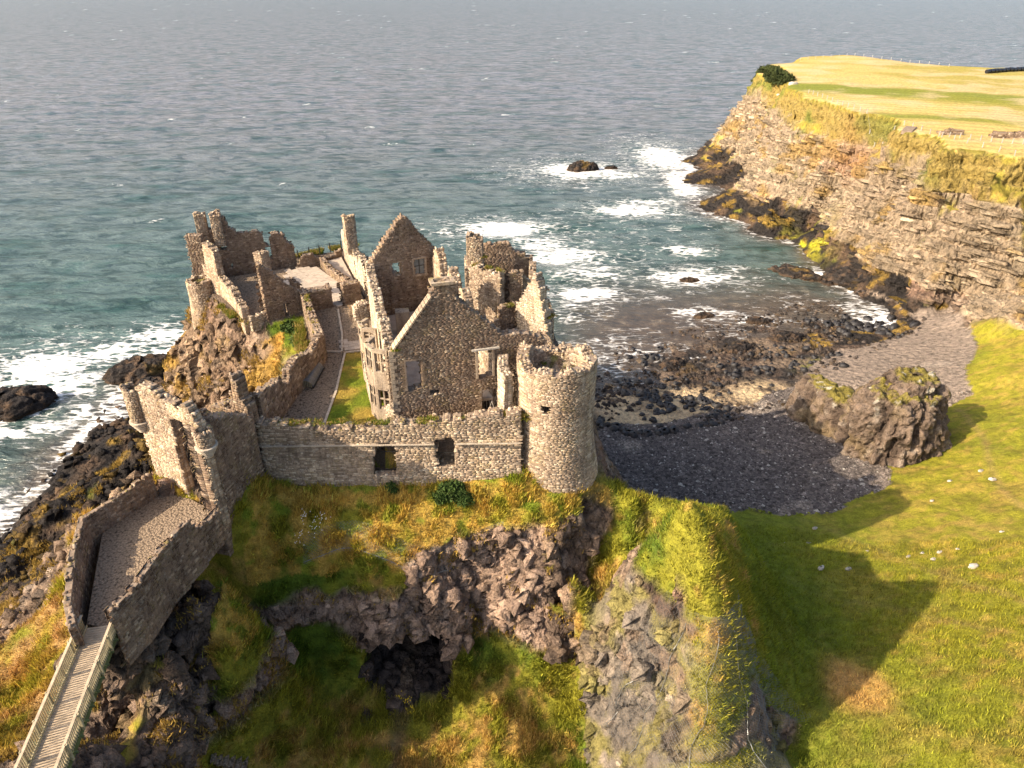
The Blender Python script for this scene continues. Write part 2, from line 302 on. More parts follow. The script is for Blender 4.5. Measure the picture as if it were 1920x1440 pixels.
def height(x, y):
    r = np.zeros(len(x)) + _W[-1]
    for s in range(0, len(x), 20000):
        e = s + 20000
        r[s:e] += np.hypot(x[s:e, None] - _P[None, :, 0], y[s:e, None] - _P[None, :, 1]) @ _W[:-1]
    hd = (y > 128) & (x > 60) | (x > 92) & (y > 100)
    r = np.where(hd, r + (32.6 - r) * sst(r, 27.2, 29.8) * .96, r)
    ok_ = (np.abs(x - 12) < 12) & (np.abs(y - 43) < 14)
    if ok_.any():
        dv = pdist(x[ok_], y[ok_], VALLEY, False); dr_ = pdist(x[ok_], y[ok_], RIDGE, False); r[ok_] += .45 * np.exp(-dr_ / 1.3) - 1.6 * np.exp(-(dv / 1.0) ** 2)
    ins = pip(x, y, PLATEAU); r = np.where(ins, 29.6, r)
    cv = pip(x, y, CVX); r = np.where(cv, np.minimum(r, 28.75), r)
    return r
def height1(x, y): return float(height(np.array([float(x)]), np.array([float(y)]))[0])

def refine(V, T, thr, its):
    for _ in range(its):
        E = np.stack([T, np.roll(T, -1, 1)], 2).reshape(-1, 2); E.sort(1)
        key = E[:, 0].astype(np.int64) * len(V) + E[:, 1]
        uk, inv = np.unique(key, return_inverse=True); a, b = uk // len(V), uk % len(V)
        pa, pb = V[a], V[b]; mid = (pa + pb) / 2
        L = np.linalg.norm(pa - pb, axis=1); dist = np.linalg.norm(mid - np.array([0, 0, CAM_H]), axis=1)
        mk = (L > thr * dist * np.where(dist < 78, .84, 1.05))
        mk &= mid[:, 2] > -1.5
        nid = np.full(len(uk), -1); nid[mk] = len(V) + np.arange(mk.sum()); V = np.vstack([V, mid[mk]])
        m = nid[inv.reshape(-1, 3)]; c = (m >= 0).sum(1)
        out = [T[c == 0]]
        t = T[c == 3]; q = m[c == 3]
        out += [np.stack(z, 1) for z in ((t[:, 0], q[:, 0], q[:, 2]), (q[:, 0], t[:, 1], q[:, 1]), (q[:, 2], q[:, 1], t[:, 2]), (q[:, 0], q[:, 1], q[:, 2]))]
        for r in range(3):
            s = (c == 1) & (m[:, r] >= 0); t = np.roll(T[s], -r, 1); q = m[s, r]
            out += [np.stack((t[:, 0], q, t[:, 2]), 1), np.stack((q, t[:, 1], t[:, 2]), 1)]
            s = (c == 2) & (m[:, (r + 2) % 3] < 0); t = np.roll(T[s], -r, 1); q = np.roll(m[s], -r, 1)
            out += [np.stack((q[:, 0], t[:, 1], q[:, 1]), 1), np.stack((t[:, 0], q[:, 0], q[:, 1]), 1), np.stack((t[:, 0], q[:, 1], t[:, 2]), 1)]
        T = np.vstack(out)
    return V, T
def vnormals(V, T):
    n = np.cross(V[T[:, 1]] - V[T[:, 0]], V[T[:, 2]] - V[T[:, 0]]); r = np.zeros_like(V)
    for k in range(3):
        for j in range(3): r[:, j] += np.bincount(T[:, k], n[:, j], len(V))
    return r / (np.linalg.norm(r, axis=1, keepdims=True) + 1e-9)

# polar survey grid around the viewpoint: dense near, coarse far
TH = np.concatenate([np.linspace(-1.35, -.78, 50, endpoint=False), np.linspace(-.78, .78, 330, endpoint=False), np.linspace(.78, 1.35, 50)])
RR = np.concatenate([np.linspace(12, 26, 28, endpoint=False), 26 * np.exp(np.linspace(0, math.log(470 / 26), 430))])
tg, rg = np.meshgrid(TH, RR); gx = (rg * np.sin(tg)).ravel(); gy = (rg * np.cos(tg)).ravel()
gz = height(gx, gy)
nT, nR = len(TH), len(RR); ii = (np.arange(nR - 1)[:, None] * nT + np.arange(nT - 1)[None, :]).ravel()
T = np.vstack([np.stack((ii, ii + 1, ii + nT + 1), 1), np.stack((ii, ii + nT + 1, ii + nT), 1)])
V = np.stack([gx, gy, gz], 1)
T = T[V[T][:, :, 2].max(1) > -1.2]
V, T = refine(V, T, .0068, 3)
used = np.unique(T); rem = np.full(len(V), -1); rem[used] = np.arange(len(used)); V = V[used]; T = rem[T]
print('terrain verts', len(V), 'tris', len(T))
Nn = vnormals(V, T); Nn *= np.sign(Nn[:, 2:3] + 1e-9)
x, y, z = V.T
inp = pip(x, y, PLATEAU); dpl = pdist(x, y, PLATEAU); sd = np.where(inp, -dpl, dpl)
steep = 1 - Nn[:, 2]
headl = (y > 128) & (x > 60) | (x > 92) & (y > 100)
left = (x < -27) & ~inp & (sd > 1)
spur = (np.hypot((x - 15) / 11, (y - 40) / 11) < 1.1) & (x > 6)
P3 = V.copy()
lo = fbm(P3, 7, 4, 1); md = fbm(P3, 2.2, 4, 2); hi = fbm(P3, .7, 3, 3)
# rock weight from slope and place
rk = sst(steep + .13 * md + .08 * lo, .30, .44)
rk = np.where(headl, sst(steep + .1 * md + .1 * lo, .34, .5), rk)
shore = z < 1.3
low_left = left & ((z < 15 + 5 * lo) & (x < -34) | (x < -38.5 + 2 * lo)) & ((y < 75) | (z < 11 + 2 * lo))
# turf keeps to the ledges and easy slopes below the castle, on the col and on the spur
q_ = pdist(x, y, [(12, 53), (10.4, 50), (8.3, 47), (7.0, 44.2), (6.4, 42)], False)
frc = np.maximum.reduce([((y < 51.5) & (x > -27) & (x < -9)) * sst(z + 1.3 * md, 18.6, 19.8), ((y < 52) & (x >= -9) & (x < 12)) * sst(z + .9 * md - .12 * (x + 9).clip(0, 20), 22.2, 23.0),
    (1 - sst(q_ + .6 * md, .9, 1.7)) * ((z > 15)), spur * sst(z + 1.6 * md, 25.6, 26.8), spur * sst(z + 3 * lo, 16.5, 18.5) * sst(x - 12.1 + 1.3 * md + 1.0 * lo, .0, .9) * (1 - sst(x - 17.0 + 1.2 * md, 0, .8) * (1 - sst(z + 2 * lo, 18.5, 21)) * (y < 36)) * .97, ((x > 16.5) & (x < 32) & (y < 60) & (y > 35.5 + 1.5 * lo)) * sst(md + .9, .2, .5),
    ((y < 44.5) & (x > -24)) * (1 - sst(x + 1.3 * md + 1.5 * lo, 7.2, 8.2)) * (1 - sst(z + .8 * md - 2.2 * sst(-x, 13, 17), 13.6, 14.6)), ((y < 45) & (x > -2)) * (1 - sst(x + 1.3 * md + 1.5 * lo, 7.2, 8.2)) * (1 - sst(z + 1.0 * md, 14.2, 15.2))])
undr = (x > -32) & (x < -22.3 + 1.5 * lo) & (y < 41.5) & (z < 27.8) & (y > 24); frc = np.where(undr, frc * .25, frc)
cavez = ((x > -13) & (x < -5.2) & (y > 40.2) & (y < 50)); frc = np.where(cavez & (z < 18) & (z > 10.3), 0, frc)
rk = rk * (1 - frc); rk = np.where(undr, np.maximum(rk, sst(md + lo, -.55, -.2)), rk)
rk = np.where(headl & (z < 24 + 3 * lo), np.maximum(rk, sst(md * .5 + lo + .25 - (z > 12) * .12, -.35, .0)), rk)
rk = np.where(shore | ((x > 12) & (y > 85) & (z < 1.6)), 1., rk); rk = np.where(low_left, np.maximum(rk, sst(md + lo * .5, -.75, -.35)), rk)
rightland = (x > 10) & ~headl & (y > 62) & (z < 5.8 + .5 * lo)
peb = np.where(rightland & (z > 1.15 + .3 * lo) & (sd > 2), 1., 0.) * (1 - sst(steep, .28, .4))
peb = np.where(headl & (z < 6.5) & (z > 1.2) & (y < 165), 1. - sst(steep, .2, .4), peb)
rk = np.where(peb > .5, 0, rk)
# displacement
rsel = np.where(rk > .05)[0]; disp = np.zeros_like(V)
q = V[rsel]; d1, d2, idc = worley(q + .5 * fbm(q, 2.5, 2, 9)[:, None], 3.2, 5); e1, e2, ide = worley(q * [1, 1, .8], 1.15, 8); h1, h2, idh = worley(q, .55, 12)
crack = sst(d2 - d1, 0, .18) * .5 + sst(e2 - e1, 0, .2) * .5
amp = np.where(z[rsel] < 1.5, .5, 1.) * rk[rsel]
amp = np.where(headl[rsel], (.75 - .5 * sst(z[rsel], 21, 25)) * rk[rsel], amp); amp = amp * np.clip((sd[rsel] - .3) / 3.5, .0, 1) * np.where(spur[rsel], .55, 1)
dd = amp * ((idc - .5) * 1.5 + (ide - .5) * .75 + (idh - .5) * .28 * (q[:, 1] < 125) + (crack - .8) * .45 + .9 * fbm(q, 3.5, 4, 21))
# layered lava flows of the far headland: ledges that step in and out with height
hs = headl[rsel]; sv = q[:, 2] + .035 * q[:, 1] + .9 * fbm(q, 25, 3, 31) + .35 * fbm(q, 5, 2, 33)
led = (np.abs((sv / 3.1) % 1 - .5) * 2) ** .6 * 1.0 + ((sv / 1.05 + .5 * idc) % 1) * .5
dd += np.where(hs, (led - .8) * 1.5 * rk[rsel] * sst(q[:, 2], 2, 6), 0)
disp[rsel] = (Nn[rsel] * [1, 1, .45]) * dd[:, None]
V2 = V + disp
_s = V[:, 2] + .035 * V[:, 1] + .8 * fbm(V, 25, 3, 31) + .3 * fbm(V, 5, 2, 33); _k = _s / 2.9 + .0; _f = _k - np.floor(_k)
_t = (np.floor(_k) + sst(_f, .25, .75) ** 1.3) * 2.9 - _s
V2[:, 2] += np.where(headl, _t * sst(V[:, 2], 4, 8) * (1 - sst(V[:, 2], 26, 29)) * .9 * rk * (.6 + .8 * (fbm(V, 12, 2, 35) + .4).clip(0, 1)), 0)
# hummocky turf
gsel = (rk < .95) & (peb < .5) & ~inp
tuf = (.33 * fbm(V * [1, 1, .6], 1.5, 3, 41) + .5 * lo) * (1 - rk)
tuf = np.where(headl & (z > 31), .25 * lo, tuf)
V2[:, 2] += np.where(gsel, tuf * np.clip(sd / 2, 0, 1), 0)
# sea cave under the castle: hollow pushed into the rock
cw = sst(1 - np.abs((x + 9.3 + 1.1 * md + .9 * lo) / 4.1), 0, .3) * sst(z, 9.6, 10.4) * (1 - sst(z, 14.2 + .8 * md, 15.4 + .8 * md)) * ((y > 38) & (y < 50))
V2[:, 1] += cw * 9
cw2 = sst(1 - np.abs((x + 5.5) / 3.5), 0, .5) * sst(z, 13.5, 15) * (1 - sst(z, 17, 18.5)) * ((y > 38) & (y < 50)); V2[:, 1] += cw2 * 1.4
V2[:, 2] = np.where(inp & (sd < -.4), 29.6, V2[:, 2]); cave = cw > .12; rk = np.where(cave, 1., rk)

# ------------------------------------------------------------------ ground colours (the material's own colour, with the cave's shade painted in)
g1 = fbm(V, 9, 4, 51); g2 = fbm(V, 1.3, 3, 52); g3 = fbm(V * [1, 1, 1], .55, 2, 53)
green = np.array([.085, .135, .016]); ygreen = np.array([.20, .20, .025]); straw = np.array([.37, .245, .075]); dgreen = np.array([.045, .085, .012])
c = np.tile(ygreen, (len(V), 1))
c = mixc(c, green, sst(g1 + .5 * g2, -.1, .45)); c = mixc(c, straw, sst(-g1 * .7 + .7 * g2 + .25 * g3, .05, .5)); c = mixc(c, dgreen, sst(g2 - g3 * .3, .3, .75) * .7)
right = (x > 20) & ~headl
c = np.where(right[:, None], mixc(mixc(c, np.array([.225, .215, .018]), np.full(len(V), .5)), straw, sst(g1 * .6 + g2 * .5 + .3 * fbm(V, 20, 2, 56), .1, .6) * .6), c)
_g4, _g5 = fbm(V * [1, 1.6, 1], 3.2, 4, 58), fbm(V * [.5, 1.4, 1], 1.4, 3, 59)
c = np.where(right[:, None], mixc(mixc(c, (.13, .12, .02), sst(_g4, .12, .4) * .6), (.32, .22, .06), sst(_g5 + .4 * _g4, .2, .5) * .55), c)
for _pl in ([(34, 72), (39, 66), (42, 60), (46, 50), (50, 40)], [(24, 57), (31, 54), (37, 50), (43, 43)], [(70, 95), (66, 82), (60, 70), (58, 55)]):
    _d = pdist(x + .8 * lo, y + .8 * md, _pl, False); c = np.where(right[:, None], mixc(c, (.24, .17, .075), np.exp(-(_d / .45) ** 2) * .5), c)
c = np.where(right[:, None], mixc(c, (.115, .165, .018), (1 - sst(x + 6 * lo + .3 * (60 - y), 27, 50)) * .75), c)
# straw patch and strip on the meadow
c = mixc(c, (.44, .27, .10), np.exp(-(((x - 29) / 2.6) ** 2 + ((y - 39.5) / 3.6) ** 2) ** 2) * (.85 + .3 * g2).clip(0, 1))
front = (y < 52) & (x > -22) & (x < 9) & (z > 21)
c = np.where(front[:, None], mixc(c, (.44, .29, .07), sst(g2 + .2 * g3, -.4, .15) * .8), c)
c = np.where(front[:, None], mixc(c, (.14, .20, .02), sst(fbm(V, 1.1, 2, 57), .2, .42) * .8), c)
wcl = (left & (y > 55) & (z > 10))
c = np.where(wcl[:, None], mixc(c, (.40, .24, .055), sst(g1 + g2 * .5, -.4, .3)), c)
gl = (x < -26) & (y <= 62); c = np.where(gl[:, None], mixc(mixc(c, (.36, .235, .05), sst(g2, -.5, .2) * .85), (.27, .17, .09), sst(g1 + .5 * g2, .0, .3) * .7), c)
grassc = c
# rock
tan = np.array([.30, .21, .145]); drk = np.array([.085, .062, .05]); ros = np.array([.24, .15, .11]); pal = np.array([.42, .33, .25])
r = np.tile(tan, (len(V), 1)); w1, w2_, wid = worley(V, 2.6, 61)
r = mixc(r, drk, sst(fbm(V * [1, 1, .7], 3, 4, 62), .0, .4) * .85); r = mixc(r, ros, sst(fbm(V, 6, 3, 63), .05, .4) * .7); r = mixc(r, pal, sst(fbm(V, 1.6, 4, 64), .2, .5) * .7)
r = mixc(r, drk * .8, (1 - sst(w2_ - w1, 0, .14)) * .7); r *= (.75 + .5 * wid)[:, None]
r = np.where((headl & (z > 6))[:, None], mixc(mixc(r, (.42, .335, .225), np.full(len(V), .6)), (.36, .23, .07), sst(fbm(V * [1, 1, 2.5], 9, 4, 65), .12, .35) * .75), r)
sv = z + .035 * y + .9 * fbm(V, 25, 3, 31) + .35 * fbm(V, 5, 2, 33)
r = np.where((headl & (z > 5))[:, None], r * (.62 + .62 * (np.abs(((sv / 2.9) % 1) - .5) * 2))[:, None] * (.82 + .36 * ((sv / .95 + .3 * fbm(V, 4, 2, 67)) % 1))[:, None], r)
r = np.where((wcl)[:, None], mixc(mixc(r, (.36, .25, .15), np.full(len(V), .35)), (.07, .05, .035), sst(fbm(V * [1, 1, .6], 1.3, 4, 68), .12, .35) * .8), r)
r = np.where((wcl)[:, None], mixc(r, (.40, .24, .05), sst(fbm(V, 3.2, 4, 69), .0, .25) * .85), r)
r = np.where(headl[:, None], mixc(r, mixc(np.tile(np.array([.29, .215, .055]), (len(V), 1)), (.15, .17, .025), sst(fbm(V, 8, 3, 75) + .004 * (x - 95), .0, .25)), sst(z + 5 * lo + 2 * md - .05 * (150 - y).clip(0, 60), 23.5, 26.5) * .9), r)
gully = (x > -30) & (x < 3) & (y < 50) & (z < 24); r = np.where(gully[:, None], mixc(r, (.40, .28, .21), np.full(len(V), .6)), r)
bas = np.array([.028, .024, .022]); och = np.array([.30, .19, .04]); brn = np.array([.13, .085, .055])
bb = np.tile(bas, (len(V), 1)); bb = mixc(bb, brn, sst(fbm(V, 4, 4, 71), -.05, .4) * .8); bb = mixc(bb, och, sst(fbm(V, 3, 4, 72) + .02 * z, .22, .42) * .75); bb = mixc(bb, (.33, .23, .13), sst(fbm(V, 5, 4, 73), .25, .5) * .6 * sst(z, 2, 6))
isb = low_left & (z < 15) | (z < 3.8 + 1.2 * lo) & ~right | headl & (z < 6 + 2 * lo) & (y > 150) | wcl & (z < 8)
r = np.where(isb[:, None], bb, r); r = np.where(cave[:, None], np.array([.075, .058, .05]) * (.6 + .8 * wid[:, None]), r); r = np.where(undr[:, None], mixc(r, (.10, .075, .058), np.full(len(V), .55)), r)  # cave hollow: wet rock, coloured darker to stand for the shade inside
yl = np.exp(-(((x - 80) / 4) ** 2 + ((y - 190) / 9) ** 2)) * sst(fbm(V, 3, 3, 74), -.1, .1); r = mixc(r, (.55, .50, .03), yl * (z < 12))
# foreshore flats
fs = (x > 10) & ~headl & (z < 1.4) & (y > 85) & (y < 175)
f = np.tile(np.array([.105, .074, .055]), (len(V), 1)); f = mixc(f, bas * 1.5, sst(fbm(V, 3, 4, 81), -.12, .2)); f = mixc(f, (.25, .185, .13), sst(fbm(V, 4, 3, 82), .1, .35) * .7); f = mixc(f, (.17, .11, .045), sst(fbm(V, 7, 3, 83), .3, .45) * .5)
for (sx_, sy_, a_, b_) in ((30, 107, 7, 6), (24, 100, 7.5, 4), (44, 109, 6, 4.5), (18, 106, 4.5, 7), (36, 101.5, 5, 3.5), (20, 120, 5, 5)):
    f = mixc(f, (.60, .45, .27), np.exp(-(((x - sx_) / a_) ** 2 + ((y - sy_) / b_) ** 2) ** 2) * sst(fbm(V, 2.5, 3, 84), -.5, -.2))
f = mixc(f, (.16, .18, .02), .8 * np.exp(-(((x - 60) / 6) ** 2 + ((y - 118) / 4) ** 2) ** 2) * sst(fbm(V, 1.5, 3, 85), -.1, .2))
r = np.where(fs[:, None], f, r)
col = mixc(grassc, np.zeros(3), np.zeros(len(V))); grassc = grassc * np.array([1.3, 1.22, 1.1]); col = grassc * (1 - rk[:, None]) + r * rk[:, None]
pb = np.tile(np.array([.060, .051, .046]), (len(V), 1)); pb = mixc(pb, (.115, .091, .072), sst(x + 2 * lo, 47, 56)); pb *= (.8 + .5 * vnoise(V / .35, 91) ** 2)[:, None]
pb = mixc(pb, (.15, .125, .10), sst(fbm(V, 6, 3, 92), .3, .5) * .5)
pb *= 2.7
col = np.where((peb > .5)[:, None], pb, col)
# hay field on the headland
fld = headl & (z > 31.2) & (steep < .12)
fc = np.tile(np.array([.60, .44, .15]), (len(V), 1)); st_ = np.exp(-(((y - 262 + .55 * (x - 100)) / 13) ** 2)) ; st_ += .6 * np.exp(-(((y - 205 + .35 * (x - 100)) / 5) ** 2))
fc = mixc(fc, (.19, .23, .025), np.clip(st_ * 1.6, 0, 1) * .9); fc = mixc(fc, (.30, .28, .04), sst(fbm(V, 22, 4, 95) + .012 * (x - 130), .0, .4) * .6); fc = mixc(fc, (.66, .50, .28), sst(fbm(V, 12, 4, 96), -.1, .35) * .7)
fc *= (.93 + .1 * np.sin((x * .4 + y * .9) * 1.4 + 2 * fbm(V, 12, 2, 97)))[:, None]
col = np.where(fld[:, None], fc, col)
hg = headl & ~fld & (rk < .6) & (z > 10); col = np.where(hg[:, None], mixc(col, (.32, .24, .05), np.full(len(V), .6)), col)
# soft reddish soil on the headland
col = mixc(col, (.34, .16, .08), np.exp(-(((x - 92) / 7) ** 2 + ((y - 200) / 10) ** 2)) * headl * (z > 17) * .6)
# paved / bare top of the castle rock, path below causeway
col = np.where((inp)[:, None], np.array([.20, .15, .11]) * (.8 + .4 * hi[:, None] ** 2), col)
sp = np.exp(-(((x + 9.6) / .7) ** 2)) * (y < 41) * (y > 30) * sst(g2, -.5, .2); col = mixc(col, (.20, .14, .09), sp * .7)
# spur: bare netted rock on the side that faces the gully
spr = np.exp(-(((x - (10.2 - .10 * (43 - y) + .8 * md)) / 3.6) ** 2) ** 2) * spur * sst(25.2 - z + 2.2 * md, 0, 1.5) * (y < 43) 
spr = spr * (1 - .7 * sst(fbm(V, 1.9, 3, 100), .15, .3)); spr = np.clip(spr + spur * sst(16.5 - z, 0, 2) * (y < 41) * (x < 21), 0, 1)
sprc = mixc(mixc(np.tile(np.array([.21, .175, .14]), (len(V), 1)), (.26, .225, .08), sst(fbm(V, 2.2, 4, 98), -.05, .3)), (.34, .28, .22), sst(fbm(V, .9, 3, 99), .15, .5))
col = col * (1 - spr[:, None]) + sprc * spr[:, None]; rk = np.maximum(rk, spr * .9)
lite = np.where(rk > .5, .9, 1.)
colf = np.clip(col, .005, .8); rocky = np.clip(rk + (peb > .5) * .6, 0, 1)

# ------------------------------------------------------------------ split into named pieces of the setting
fcn = V2[T].mean(1); fx, fy, fz = fcn.T; fh = headl[T[:, 0]]; fs_ = sd[T[:, 0]]
cls = np.full(len(T), 0)
cls[(fs_ < 24)] = 1
cls[(fy < 46.5 - .0 * fx) & (fx > -30) & (fx < 9) & (fz < 13.6)] = 2
cls[spur[T[:, 0]] & (fy < 47.5)] = 3
cls[(fx > 19) & ~spur[T[:, 0]] | (fx > 11) & (fy > 62)] = 4
cls[(peb[T].mean(1) > .5)] = 5
cls[((fx > 12) & (fy > 80) | (fs_ > 9)) & (fz < 1.4) & ~fh | (fx < -34) & (fz < 15) & (fs_ > 5)] = 6
cls[fh & (peb[T].mean(1) <= .5)] = 7
cls[(cls == 1) & (fx < -24) & (fy < 45) | (cls == 0) & (fx < -20)] = 8
NAMES = {0: 'hillside', 1: 'castle_rock', 2: 'gully_floor', 3: 'grassy_spur', 4: 'meadow', 5: 'shingle_beach', 6: 'rocky_shore', 7: 'headland', 8: 'hillside'}
LAB = {0: 'rough grassy hillside at the edge of the picture', 1: 'basalt crag with grassy slopes and a dark cave that carries the ruined castle', 2: 'shaded grassy floor of the gully below the castle cave', 3: 'pointed grassy rock spur standing in the foreground, partly netted', 4: 'bright green and straw coloured meadow slope right of the castle', 5: 'dark pebble beach in the cove right of the castle', 6: 'black and ochre shore rocks at the waterline', 7: 'layered sea cliffs of the headland with a mown hay field on top', 8: 'ochre grass slope beside the walled causeway'}
cls[cls == 8] = 0
LAB[0] = LAB[8]
for k in sorted(set(cls.tolist())):
    tt = T[cls == k]; u, inv = np.unique(tt, return_inverse=True)
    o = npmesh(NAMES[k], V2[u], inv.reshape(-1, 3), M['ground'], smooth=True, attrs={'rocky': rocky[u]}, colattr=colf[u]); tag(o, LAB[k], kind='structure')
    if k != 5: o.data.polygons.foreach_set('use_smooth', ~((rk[tt].mean(1) > .6) & ((fcn[cls == k][:, 1] < 125) | (fcn[cls == k][:, 2] < 24))))

# ------------------------------------------------------------------ sea
def sea():
    th = np.linspace(-1.2, 1.2, 480); rr = np.concatenate([45 * np.exp(np.linspace(0, math.log(3000 / 45), 380)), [4500, 8000, 16000, 30000]])
    tg, rg = np.meshgrid(th, rr); X = (rg * np.sin(tg)).ravel(); Y = (rg * np.cos(tg)).ravel()
    hgt = np.full(len(X), -9.); nr = (rg.ravel() < 420); hgt[nr] = height(X[nr], Y[nr])
    p = np.stack([X, Y, np.zeros(len(X))], 1); amp = np.clip((-hgt - .1) / 2.5, .08, 1) * np.clip(1.3 - rg.ravel() / 1500, 0, 1)
    wx = X + 2.5 * fbm(p, 14, 2, 101); wy = Y + 3.5 * fbm(p, 20, 2, 102)
    Z = np.zeros(len(X))
    for (a, l, h, e) in ((1.62, 13, .26, 60), (1.40, 8.0, .17, 35), (1.85, 5.2, .10, 25), (1.5, 21, .22, 90)):
        Z += h * np.sin(2 * math.pi * (wx * math.cos(a) + wy * math.sin(a)) / l) * (.5 + .8 * (fbm(p, e, 2, 103 + int(l)) + .2).clip(0, 1))
    Z += .14 * fbm(p, 2.2, 3, 108)
    Z = Z * amp
    foam = np.zeros(len(X)); F_ = [(-3, 207, 11, 6.5, .95), (8, 193, 9, 6, .6), (14, 184, 11, 6, .8), (20, 171, 10, 7, .55), (18, 157, 8, 3.5, .95), (25, 281, 15, 12, .85), (40, 275, 12, 8, .6), (38, 227, 10, 6, .9), (46, 236, 12, 4, .6),
        (63, 305, 10, 22, .9), (62, 262, 5, 22, .8), (72, 224, 6, 12, .65), (47, 188, 6, 3, .7), (45, 168, 9, 5, .8), (43, 146, 5, 3, .6), (54, 143, 5, 3, .6), (85, 160, 4, 2.5, 1.), (76, 172, 5, 3, .7), (12, 150, 10, 12, .38),
        (-90, 121, 8, 7, .95), (-83, 114, 6, 5, .8), (-80, 127, 6, 5, .7), (-72, 134, 7, 5, .75), (-66, 128, 8, 6, .7), (-70, 122, 6, 4, .5), (-92, 101, 6, 2.5, .7), (-88, 96, 4, 1.6, .8), (-83, 97, 4, 1.4, .8), (-78, 100, 3.5, 1.6, .9), (-74, 104, 2.5, 2.5, .8), (-71, 110, 2.5, 4, .55), (-73, 76, 5, 6, .6), (-68, 84, 4, 5, .5),
        (70, 260, 22, 40, .22), (30, 200, 30, 30, .2), (18, 125, 10, 8, .42), (30, 127, 9, 6, .35), (-80, 112, 22, 18, .25)]
    fw1, fw2 = fbm(p, 6, 3, 121), fbm(p, 6, 3, 122)
    for (cx, cy, a, b, s) in F_:
        rr2 = ((X - cx + 2.5 * fw1) / (a * 1.12)) ** 2 + ((Y - cy + 2.5 * fw2) / (b * 1.12)) ** 2; foam = np.maximum(foam, s * np.maximum(np.exp(-rr2 ** 1.5 * .8), np.where(s > .7, .50, .4) * np.exp(-rr2 * .20)))
    expo = np.where((X > 12) & (X < 75) & (Y > 85) & (Y < 165), .35, .85)
    foam = np.maximum(foam, expo * np.exp(-((hgt + .5) / .75) ** 2) * (.55 + .6 * fbm(p, 12, 2, 111)).clip(0, 1))
    caps = sst(fbm(p * [.5, 1, 1], 9, 3, 115), .60, .70) * .5 * (rg.ravel() > 120); foam = np.maximum(foam, caps)
    foam = np.where(rg.ravel() > 3000, 0, foam)
    shal = sst(hgt, -3.2, -.3); teal = np.clip(np.maximum(foam * 1.3, np.exp(-((Y - 130) / 190) ** 2) * .8) , 0, 1)
    brown = np.clip(np.exp(-(((X - 33) / 26) ** 2 + ((Y - 138) / 30) ** 2)), 0, 1)
    keep = (hgt < 1.2)
    i = (np.arange(len(rr) - 1)[:, None] * len(th) + np.arange(len(th) - 1)[None, :]).ravel(); Fq = np.stack((i, i + 1, i + len(th) + 1, i + len(th)), 1)
    Fq = Fq[keep[Fq].any(1)]
    u, inv = np.unique(Fq, return_inverse=True)
    m, t, b = newmat('sea_water', .16, .5); b.inputs['IOR'].default_value = 1.33
    at = lambda n: N(t, 'ShaderNodeAttribute', attribute_name=n).outputs['Fac']
    Pn = geo(t).outputs['Position']; mp = N(t, 'ShaderNodeMapping'); mp.inputs['Scale'].default_value = (.42, 1, 1); mp.inputs['Rotation'].default_value = (0, 0, -.12); t.links.new(Pn, mp.inputs[0]); Q = mp.outputs[0]
    base = mul(t, (.168, .160, .172), (.042, .092, .078), at('teal'), 'MIX')  # distant water painted paler to stand for reflected sky
    wd = noise(t, Q, .10, 4, .6, .5); base = mul(t, base, (.006, .045, .034), math_(t, 'MULTIPLY', ramp(t, wd.outputs[0], [(.5, (0, 0, 0)), (.68, (1, 1, 1))]).outputs[0], .75), 'MIX')  # broad dark wave streaks painted in, in place of varying reflection
    base = mul(t, base, (.062, .048, .036), math_(t, 'MULTIPLY', at('brown'), .85), 'MIX')
    ws = noise(t, Q, .30, 6, .62, .7); base = mul(t, base, ramp(t, ws.outputs[0], [(.34, (1.35, 1.32, 1.32)), (.5, (1, 1, 1)), (.60, (.42, .50, .48))]).outputs[0])  # finer wave streaks, lighter and darker, painted as wave facets would reflect
    sb = noise(t, Pn, .28, 5, .7); base = mul(t, base, ramp(t, sb.outputs[0], [(.35, (.045, .034, .028)), (.55, (.095, .07, .052)), (.68, (.21, .165, .12))]).outputs[0], math_(t, 'MULTIPLY', at('shal'), .85), 'MIX')
    f1 = noise(t, Q, .50, 7, .62, 1.0); f2 = N(t, 'ShaderNodeTexVoronoi', feature='DISTANCE_TO_EDGE'); f2.inputs['Scale'].default_value = .8
    nd = noise(t, Q, .9, 4); va = N(t, 'ShaderNodeVectorMath', operation='MULTIPLY_ADD'); t.links.new(nd.outputs[1], va.inputs[0]); va.inputs[1].default_value = (1.6,) * 3; t.links.new(Q, va.inputs[2]); t.links.new(va.outputs[0], f2.inputs['Vector'])
    lace = math_(t, 'MULTIPLY', math_(t, 'SUBTRACT', .20, f2.outputs[0]), 1.7)
    s = math_(t, 'ADD', math_(t, 'ADD', math_(t, 'MULTIPLY', at('foam'), 1.05), math_(t, 'MULTIPLY', math_(t, 'SUBTRACT', f1.outputs[0], .5), 1.7)), lace)
    fm = ramp(t, s, [(.50, (0, 0, 0)), (.66, (.35, .35, .35)), (.92, (1, 1, 1))]); fm = math_(t, 'MULTIPLY', fm.outputs[0], math_(t, 'GREATER_THAN', at('foam'), .12))
    c = mul(t, base, (.80, .79, .76), fm, 'MIX'); t.links.new(c, b.inputs['Base Color'])
    t.links.new(math_(t, 'ADD', .16, math_(t, 'MULTIPLY', fm, .6)), b.inputs['Roughness'])
    w1 = noise(t, Q, .45, 3, .6, .6); w2 = noise(t, Q, 1.7, 4, .65, .4); hh = math_(t, 'ADD', math_(t, 'MULTIPLY', w1.outputs[0], 1.0), math_(t, 'MULTIPLY', w2.outputs[0], .38))
    bump(t, b, math_(t, 'ADD', hh, math_(t, 'MULTIPLY', fm, .15)), 0.65, 1.5)
    o = npmesh('sea', np.stack([X, Y, Z], 1)[u], inv.reshape(-1, 4), m, smooth=True, attrs={'foam': foam[u], 'shal': shal[u], 'teal': teal[u], 'brown': brown[u]}); tag(o, 'grey green sea with white foam round the rocks', kind='structure')
